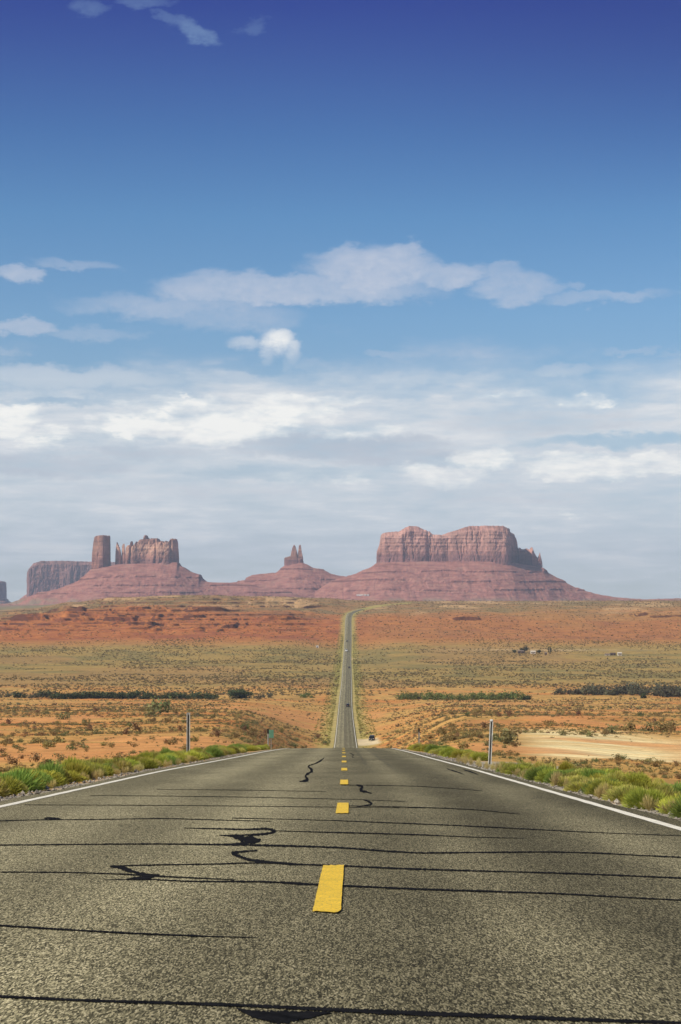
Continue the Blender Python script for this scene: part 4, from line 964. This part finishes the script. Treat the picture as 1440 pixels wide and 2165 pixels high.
# ---- loose stones on the shoulders
def gravel():
    r = rs; n = 9000; left = r.random(n) < .5; d = 15 + 75 * r.random(n) ** 1.6; o = .15 + 1.2 * r.random(n) ** 1.1
    x = np.where(left, xleft(d) - .30 - o, xright(d) + .22 + o * .8); z = ground_z(x, d)
    s = .008 + .026 * r.random(n) ** 3 + (r.random(n) < .02) * .03
    base = np.array([[1, 0, 0], [-1, 0, 0], [0, 1, 0], [0, -1, 0], [0, 0, .8], [0, 0, -.8]], float)
    V = base[None] * (.7 + .6 * r.random((n, 6, 1))) * s[:, None, None]
    a = r.random(n) * 6.28; ca, sa = np.cos(a)[:, None], np.sin(a)[:, None]
    V[..., 0], V[..., 1] = V[..., 0] * ca - V[..., 1] * sa, V[..., 0] * sa + V[..., 1] * ca
    V += np.stack([x, d, z + s * .4], -1)[:, None]
    tri = np.array([[0, 2, 4], [2, 1, 4], [1, 3, 4], [3, 0, 4], [2, 0, 5], [1, 2, 5], [3, 1, 5], [0, 3, 5]])
    Fc = (np.arange(n)[:, None, None] * 6 + tri[None]).reshape(-1, 3)
    me = mesh_np('gravel', V.reshape(-1, 3), Fc); g_ = .10 + .34 * r.random((n, 1)); set_color(me, np.repeat((g_ * np.array([[1.05, .95, .78]]))[:, None], 6, 1).reshape(-1, 3), 'leaf')
    me.materials.append(M_STONE); ob = bpy.data.objects.new('gravel', me); C.objects.link(ob); ob['kind'] = 'stuff'
    tag(ob, 'loose grey gravel strewn along both road shoulders', 'gravel')
M_STONE = leaf_mat('pebble_stone', .9, 0.0)
gravel()

# ------------------------------------------------------------------ marker posts
M_STEEL = principled('galvanised_steel', (.50, .49, .44), .55, .25, var=.25, vscale=9)
M_WEB_SHADE = principled('shaded_web', (.045, .045, .042), .6, var=.3, vscale=12)  # near-black tone: the shade inside the channel, painted as a colour
M_BLACK = principled('black_rubber', (.012, .011, .010), .55)
M_CAP = principled('white_reflector', (.62, .62, .58), .3, var=.08, vscale=40)
M_GREEN = principled('sign_green', (.15, .36, .23), .4, var=.12, vscale=6)
def box(bm, c, s, rot=None, bev=0.0):
    r = bmesh.ops.create_cube(bm, size=1.0); vs = r['verts']
    for v in vs: v.co = Vector((v.co.x * s[0], v.co.y * s[1], v.co.z * s[2]))
    if bev:
        es = list({e for v in vs for e in v.link_edges}); q = bmesh.ops.bevel(bm, geom=es, offset=bev, segments=2, affect='EDGES'); vs = list({v for f in q['faces'] for v in f.verts} | {v for v in vs if v.is_valid})
    for v in vs: v.co = (rot @ v.co if rot else v.co) + Vector(c)
    return vs
def bobj(name, bm, mat, parent=None, smooth=False):
    me = bpy.data.meshes.new(name); bm.to_mesh(me); bm.free()
    if smooth:
        for p in me.polygons: p.use_smooth = True
    return link(name, me, mat, parent)
def channel(bm, h, w=.10, dp=.045, th=.006, z0=-.35):
    """hat-section steel post with bolt holes marked by studs"""
    sec = [(-w / 2, 0), (-w * .30, 0), (-w * .20, dp), (w * .20, dp), (w * .30, 0), (w / 2, 0), (w / 2, -th), (w * .27, -th), (w * .16, dp - th), (-w * .16, dp - th), (-w * .27, -th), (-w / 2, -th)]
    a = [bm.verts.new((x, y, z0)) for x, y in sec]; b_ = [bm.verts.new((x, y, h)) for x, y in sec]; n = len(sec)
    for i in range(n): bm.faces.new((a[i], a[(i + 1) % n], b_[(i + 1) % n], b_[i]))
    for i in range(5): j = n - 1 - i; bm.faces.new((b_[i], b_[i + 1], b_[j - 1], b_[j]))
def marker_post(x, d, h, label, lean=0.0, turn=0.0, w=.10, refl=None, cap=False):
    z = float(ground_z(np.array(x), np.array(d)))
    t = thing('marker_post', label, 'marker post', (x, d, z), 'roadside marker posts')
    t.rotation_euler = (0, lean, turn)
    bm = bmesh.new(); channel(bm, h, w); bobj('post', bm, M_STEEL, t)
    bm = bmesh.new(); box(bm, (0, .030, h / 2 - .04), (w * .34, .012, h - .10)); bobj('web_shade', bm, M_WEB_SHADE, t)  # added dark strip standing in for shade in the hollow of the post
    if refl:
        bm = bmesh.new(); box(bm, (0, -.022, h - refl / 2 + .02), (w * 1.12, .03, refl), bev=.008); bobj('reflector', bm, M_BLACK, t)
    if cap:
        bm = bmesh.new(); box(bm, (0, -.012, h - cap / 2 + .012), (w * .8, .03, cap), bev=.006); bobj('reflector_cap' if not refl else 'reflector_top', bm, M_CAP, t)
    return t
marker_post((398 - 720) / F * 68, 68, 1.72, 'tall steel channel post rising from the bushes left of the road', 0.004, R(3), .13)
marker_post((1035.5 - 720) / F * 60, 60, 1.42, 'leaning grey steel post with bright tip right of the road', R(2.6), R(-24), .11, cap=.06)
marker_post((567 - 720) / F * 125, 125, 1.36, 'short post with black reflector back beside the small green sign', 0, R(-14), .105, refl=.32)
marker_post((886 - 720) / F * 110, 110, 1.28, 'short post with white tip and black reflector right of the crest', 0, R(8), .085, refl=.20, cap=.07)
x = (573.2 - 720) / F * 130; z = float(ground_z(np.array(x), np.array(130.)))
t = thing('mile_sign', 'small blank green roadside sign behind the short left marker post', 'sign', (x, 130, z)); t.rotation_euler = (0, 0, R(12))
ht = (HY - 1543) / F * 130 - z
bm = bmesh.new(); channel(bm, ht - .02, .05, .02, .004); bobj('post', bm, M_STEEL, t)
bm = bmesh.new(); box(bm, (.0, -.02, ht - .28), (.36, .014, .56), bev=.006); bobj('sign_panel', bm, M_GREEN, t)

# ------------------------------------------------------------------ vehicles
M_GLASS = principled('tinted_glass', (.015, .018, .02), .08, spec=.8)
M_TYRE = principled('tyre', (.015, .015, .015), .9); M_RIM = principled('alloy', (.5, .5, .5), .3, .9)
M_RED = principled('tail_lamp_red', (.35, .02, .015), .25); M_HEAD = principled('headlamp', (.8, .8, .78), .15); M_PLATE = principled('number_plate', (.78, .78, .74), .5)
def vehicle(name, label, cat, loc, rot, L, W, H, paint, kind='suv', pitch=0.0):
    """side profile lofted across a tapering width; front points to +Y"""
    t = thing(name, label, cat, loc, 'vehicles on the highway' if cat != 'parked car' else None); t.rotation_euler = (pitch, 0, rot)
    sh = {'suv': [(-.5, .30), (-.5, .58), (-.485, .66), (-.46, .97), (-.40, 1), (.08, 1), (.22, .64), (.45, .56), (.5, .48), (.5, .26), (.47, .18), (-.47, .18)],
          'car': [(-.5, .34), (-.5, .60), (-.42, .66), (-.26, .96), (-.10, 1), (.06, .98), (.22, .66), (.45, .54), (.5, .44), (.5, .24), (.46, .16), (-.47, .16)],
          'van': [(-.5, .20), (-.5, .94), (-.48, 1), (.30, 1), (.37, .95), (.43, .58), (.49, .50), (.5, .44), (.5, .18), (.48, .13), (-.49, .13)]}[kind]
    def wid(z): return W / 2 * (1 - .20 * max(0, (z - .62)) / .38) if kind != 'van' else W / 2 * (1 - .05 * max(0, (z - .6)) / .4)
    bm = bmesh.new(); ring = []
    for fx, ins in ((-1, 0), (-.94, .0), (.94, .0), (1, 0)):
        k = .97 if abs(fx) == 1 else 1.0
        ring.append([bm.verts.new((math.copysign(1, fx) * wid(z) * (1 if abs(fx) == 1 else .93), y * L * (k if abs(fx) == 1 else 1), z * H * (1 if abs(fx) < 1 else (.985 if z > .9 else 1)))) for y, z in sh])
    n = len(sh)
    for A, B in zip(ring, ring[1:]):
        for i in range(n): bm.faces.new((A[i], A[(i + 1) % n], B[(i + 1) % n], B[i]))
    bm.faces.new(ring[0][::-1]); bm.faces.new(ring[-1]); bmesh.ops.recalc_face_normals(bm, faces=bm.faces)
    bobj('body', bm, paint, t)
    P = dict(zip(range(n), sh))
    def pane(nm, p0, p1, wfrac=.80, out=.012):
        bm = bmesh.new(); (y0, z0), (y1, z1) = p0, p1; nrm = Vector((0, (z1 - z0) * H, -(y1 - y0) * L)).normalized()
        if nrm.z < 0: nrm = -nrm
        vs = [Vector((s * wid(z) * wfrac, y * L, z * H)) for s, y, z in ((-1, y0, z0), (1, y0, z0), (1, y1, z1), (-1, y1, z1))]
        a = [bm.verts.new(v + nrm * out) for v in vs]; b_ = [bm.verts.new(v - nrm * .02) for v in vs]
        bm.faces.new(a); bm.faces.new(b_[::-1])
        for i in range(4): bm.faces.new((a[i], b_[i], b_[(i + 1) % 4], a[(i + 1) % 4]))
        bmesh.ops.recalc_face_normals(bm, faces=bm.faces); bobj(nm, bm, M_GLASS, t)
    lerp = lambda a, b_, f: (a[0] + (b_[0] - a[0]) * f, a[1] + (b_[1] - a[1]) * f)
    if kind == 'suv': pane('rear_window', lerp(sh[2], sh[3], .08), lerp(sh[2], sh[3], .88)); pane('windscreen', lerp(sh[6], sh[5], .06), lerp(sh[6], sh[5], .9))
    if kind == 'car': pane('rear_window', lerp(sh[2], sh[3], .08), lerp(sh[2], sh[3], .92)); pane('windscreen', lerp(sh[6], sh[5], .06), lerp(sh[6], sh[5], .94))
    if kind == 'van': pane('windscreen', lerp(sh[5], sh[4], .05), lerp(sh[5], sh[4], .95), .88)
    for s in (-1, 1):                                     # side glass
        bm = bmesh.new(); z0, z1 = .66, .92
        y0, y1 = (-.43, .12) if kind == 'suv' else (-.28, .12) if kind == 'car' else (.12, .36)
        q = [(s * (wid(z) + .008), y * L, z * H) for y, z in ((y0, z0), (y1 + .03, z0), (y1 - .06, z1), (y0 + .06, z1))]
        a = [bm.verts.new(p) for p in q]; b_ = [bm.verts.new((p[0] - s * .03, p[1], p[2])) for p in q]
        bm.faces.new(a); bm.faces.new(b_[::-1])
        for i in range(4): bm.faces.new((a[i], b_[i], b_[(i + 1) % 4], a[(i + 1) % 4]))
        bmesh.ops.recalc_face_normals(bm, faces=bm.faces); bobj('side_window', bm, M_GLASS, t)
        bm = bmesh.new(); box(bm, (s * W * .40, -.5 * L - .004, .50 * H), (W * .13, .03, H * .11), bev=.006); bobj('tail_light', bm, M_RED, t)
        bm = bmesh.new(); box(bm, (s * W * .36, .5 * L - .02, .42 * H), (W * .17, .06, H * .08), bev=.01); bobj('headlight', bm, M_HEAD, t)
        bm = bmesh.new(); box(bm, (s * (W / 2 + .09), .16 * L, .66 * H), (.16, .10, .13), bev=.02); bobj('mirror', bm, paint, t)
        for y in (-.31, .32):
            rw = .19 * H if kind != 'van' else .14 * H
            bm = bmesh.new(); bmesh.ops.create_cone(bm, segments=20, radius1=rw, radius2=rw, depth=.22, cap_ends=True, matrix=Matrix.Translation((s * (W / 2 - .10), y * L, rw)) @ Matrix.Rotation(math.pi / 2, 4, 'Y'))
            wo = bobj('wheel', bm, M_TYRE, t)
            bm = bmesh.new(); bmesh.ops.create_cone(bm, segments=16, radius1=rw * .6, radius2=rw * .5, depth=.03, cap_ends=True, matrix=Matrix.Translation((s * (W / 2 + .016), y * L, rw)) @ Matrix.Rotation(s * math.pi / 2, 4, 'Y')); bobj('rim', bm, M_RIM, wo)
    for y in (-1, 1):
        bm = bmesh.new(); box(bm, (0, y * (.5 * L + .006), .36 * H), (.34, .02, .16), bev=.004); bobj('number_plate', bm, M_PLATE, t)
        bm = bmesh.new(); box(bm, (0, y * (.5 * L + .0), .22 * H), (W * .94, .12, .16 * H), bev=.03); bobj('bumper', bm, M_BLACK if kind == 'suv' else paint, t)
    return t
P_BLACK = principled('black_paint', (.012, .011, .012), .25, spec=.5, var=.1); P_WHITE = principled('white_paint', (.80, .80, .77), .3, spec=.5, var=.05); P_GREY = principled('dark_grey_paint', (.045, .045, .045), .3, spec=.5, var=.1)
def on_road(px, d): x = (px - 720) / F * d; return (x, d, float(zroad(d)) + .02), math.atan(float(zroad(d + 4) - zroad(d - 4)) / 8)
loc, pt = on_road(735.6, 1090); vehicle('suv', 'black utility car driving away in the right lane, nearest car on the far road', 'car', loc, 0, 4.7, 1.95, 1.9, P_BLACK, 'suv', pt)
loc, pt = on_road(738.6, 1730); vehicle('saloon_car', 'tiny dark car in the right lane between the black utility car and the white van', 'car', loc, 0, 4.6, 1.9, 1.6, P_GREY, 'car', pt)
loc, pt = on_road(732.2, 2085); vehicle('van', 'tiny white van coming towards the viewer in the left lane', 'van', loc, math.pi, 6.2, 2.3, 2.7, P_WHITE, 'van', pt)
loc, pt = on_road(733.8, 2245); vehicle('saloon_car', 'farthest dark car on the road, beyond the white van', 'car', loc, math.pi, 4.6, 1.9, 1.6, P_GREY, 'car', pt)
q = pt_on(786.5, 700); loc = (q[0], q[1], q[2] + .02); vehicle('suv', 'black utility car parked on the pale dirt turnout right of the road', 'parked car', loc, math.pi - .12, 4.7, 2.0, 1.95, P_BLACK, 'suv', 0)

# ------------------------------------------------------------------ homestead and far buildings
M_WALL = principled('pale_wall', (.62, .55, .45), .8, var=.1); M_ROOF = principled('weathered_roof', (.20, .15, .12), .8, var=.2); M_DARKW = principled('dark_boards', (.09, .06, .045), .8, var=.2); M_WW = principled('white_wall', (.80, .79, .76), .7, var=.05)
M_PANE = principled('window_pane', (.03, .035, .04), .15, spec=.6); M_DOOR = principled('door_paint', (.20, .12, .08), .7, var=.1)
def house(name, label, cat, loc, L, W, H, wall, roof, pitch=.8, group=None, rot=0.0):
    t = thing(name, label, cat, loc, group); t.rotation_euler = (0, 0, rot)
    bm = bmesh.new(); a = [bm.verts.new((x, y, -.4)) for x, y in ((-L / 2, -W / 2), (L / 2, -W / 2), (L / 2, W / 2), (-L / 2, W / 2))]; b_ = [bm.verts.new((v.co.x, v.co.y, H)) for v in a]
    g1 = bm.verts.new((-L / 2, 0, H + pitch)); g2 = bm.verts.new((L / 2, 0, H + pitch))
    for i in (0, 2): bm.faces.new((a[i], a[i + 1], b_[i + 1], b_[i]))
    bm.faces.new((a[1], a[2], b_[2], g2, b_[1])); bm.faces.new((a[3], a[0], b_[0], g1, b_[3])); bobj('wall', bm, wall, t)
    bm = bmesh.new()
    for s in (-1, 1):
        v = [Vector((-L / 2 - .25, 0, H + pitch + .04)), Vector((L / 2 + .25, 0, H + pitch + .04)), Vector((L / 2 + .25, s * (W / 2 + .3), H - .12)), Vector((-L / 2 - .25, s * (W / 2 + .3), H - .12))]
        q = [bm.verts.new(p + Vector((0, 0, .06))) for p in v]; r = [bm.verts.new(p + Vector((0, 0, -.02))) for p in v]
        bm.faces.new(q); bm.faces.new(r[::-1])
        for i in range(4): bm.faces.new((q[i], r[i], r[(i + 1) % 4], q[(i + 1) % 4]))
    bmesh.ops.recalc_face_normals(bm, faces=bm.faces); bobj('roof', bm, roof, t)
    for x in (-.28, .28): bm = bmesh.new(); box(bm, (x * L, -W / 2 - .02, H * .58), (min(1.1, L * .2), .06, H * .34)); bobj('window', bm, M_PANE, t)
    bm = bmesh.new(); box(bm, (0, -W / 2 - .02, H * .40), (.95, .07, H * .78)); bobj('door', bm, M_DOOR, t)
    return t
def gp(px, row): q = ray_ground(px, row, 1500, 3600); return (float(q[0]), float(q[1]), float(q[2]))
M_BARK = principled('bark', (.10, .07, .05), .95, var=.3)
def tree(loc, h, w, label, tall=False):
    t = thing('tree', label, 'tree', loc)
    V, Fc, col = mound(rs, 700, (.028, .036, .014), (.10, .105, .04), .16, .62)
    V = V - np.array([0, 0, .0]); V = V * (np.array([w * .72, w * .72, h * .80])) + np.array([0, 0, h * .22])
    me = leaf_mesh('crown', V, Fc, col); o = bpy.data.objects.new('crown', me); C.objects.link(o); o.parent = t
    bm = bmesh.new()
    for k in range(4):
        a = k * 1.7; bmesh.ops.create_cone(bm, segments=7, radius1=.16 * w / 3, radius2=.05, depth=h * .55, cap_ends=True, matrix=Matrix.Translation((math.cos(a) * .12 * w, math.sin(a) * .12 * w, h * .25)) @ Matrix.Rotation(.28, 4, Vector((-math.sin(a), math.cos(a), 0))))
    bobj('trunk', bm, M_BARK, t); return t
tree(gp(1088, 1381), 4.0, 5.2, 'small round tree at the left end of the distant homestead')
tree(gp(1108, 1380), 6.4, 7.0, 'largest spreading tree of the distant homestead')
tree(gp(1140, 1381.5), 4.2, 4.8, 'dark tree standing between the sheds of the homestead')
tree(gp(1162, 1383), 7.2, 2.6, 'tall narrow dark tree at the right end of the homestead')
house('shed', 'low dark shed under the largest homestead tree', 'shed', gp(1101, 1381.5), 6, 4, 2.4, M_DARKW, M_ROOF)
house('cabin', 'small pale cabin in the middle of the distant homestead', 'cabin', gp(1127, 1382), 5, 4, 2.2, M_WALL, M_WALL)
house('shed', 'little dark hut below the tall narrow homestead tree', 'shed', gp(1154, 1384.5), 2.2, 2.4, 2.0, M_DARKW, M_ROOF)
house('cabin', 'pale cabin at the right end of the far right building group', 'cabin', gp(1310, 1386), 4.2, 4, 2.6, M_WALL, M_WALL)
house('shed', 'dark long shed left of the far right pale cabin', 'shed', gp(1296, 1385.5), 5.2, 4, 1.9, M_DARKW, M_DARKW)
house('shed', 'low tan shed leftmost in the far right building group', 'shed', gp(1284, 1386), 5, 3, 1.2, M_WALL, M_ROOF)
house('trailer', 'tiny bright white trailer alone on the plain left of the road', 'trailer', gp(671, 1370), 2.6, 2.4, 2.1, M_WW, M_WW, .3)
bpy.context.view_layer.update()
dg = bpy.context.evaluated_depsgraph_get()
def on_rock(px, row):
    dr = Vector(((px - 720) / F, 1, (HY - row) / F)).normalized(); hit, p, *_ = SC.ray_cast(dg, dr * 3700, dr)
    return p if hit else None
for px, w, lab in [(757, 10, 'leftmost of the pale houses below the mesa'), (764, 14, 'longest pale house in the row below the mesa'), (772, 8, 'third pale house in the row below the mesa'), (778, 7, 'rightmost pale house in the row below the mesa')]:
    p = on_rock(px, 1259.5)
    if p: house('house', lab, 'house', (p.x, p.y, p.z), w, 8, 4.0, M_WW, M_WALL, 1.2, 'pale houses at the foot of the mesa')

# ------------------------------------------------------------------ the air
def haze():
    bm = bmesh.new(); x0, x1, y0, y1 = -9000, 9000, -120, 12600
    box(bm, ((x0 + x1) / 2, (y0 + y1) / 2, 145), (x1 - x0, y1 - y0, 450))
    m = bpy.data.materials.new('desert_haze'); m.use_nodes = True; nt = m.node_tree; nt.nodes.remove(nt.nodes['Principled BSDF'])
    v = nt.nodes.new('ShaderNodeVolumePrincipled'); v.inputs['Color'].default_value = (.66, .79, 1.0, 1); v.inputs['Density'].default_value = HAZE; v.inputs['Anisotropy'].default_value = 0.0
    nt.links.new(v.outputs[0], nt.nodes['Material Output'].inputs['Volume'])
    o = bobj('haze', bm, m); o['kind'] = 'stuff'; o['label'] = 'pale blue desert haze between the road and the far buttes'
HAZE = 5.0e-5
haze()
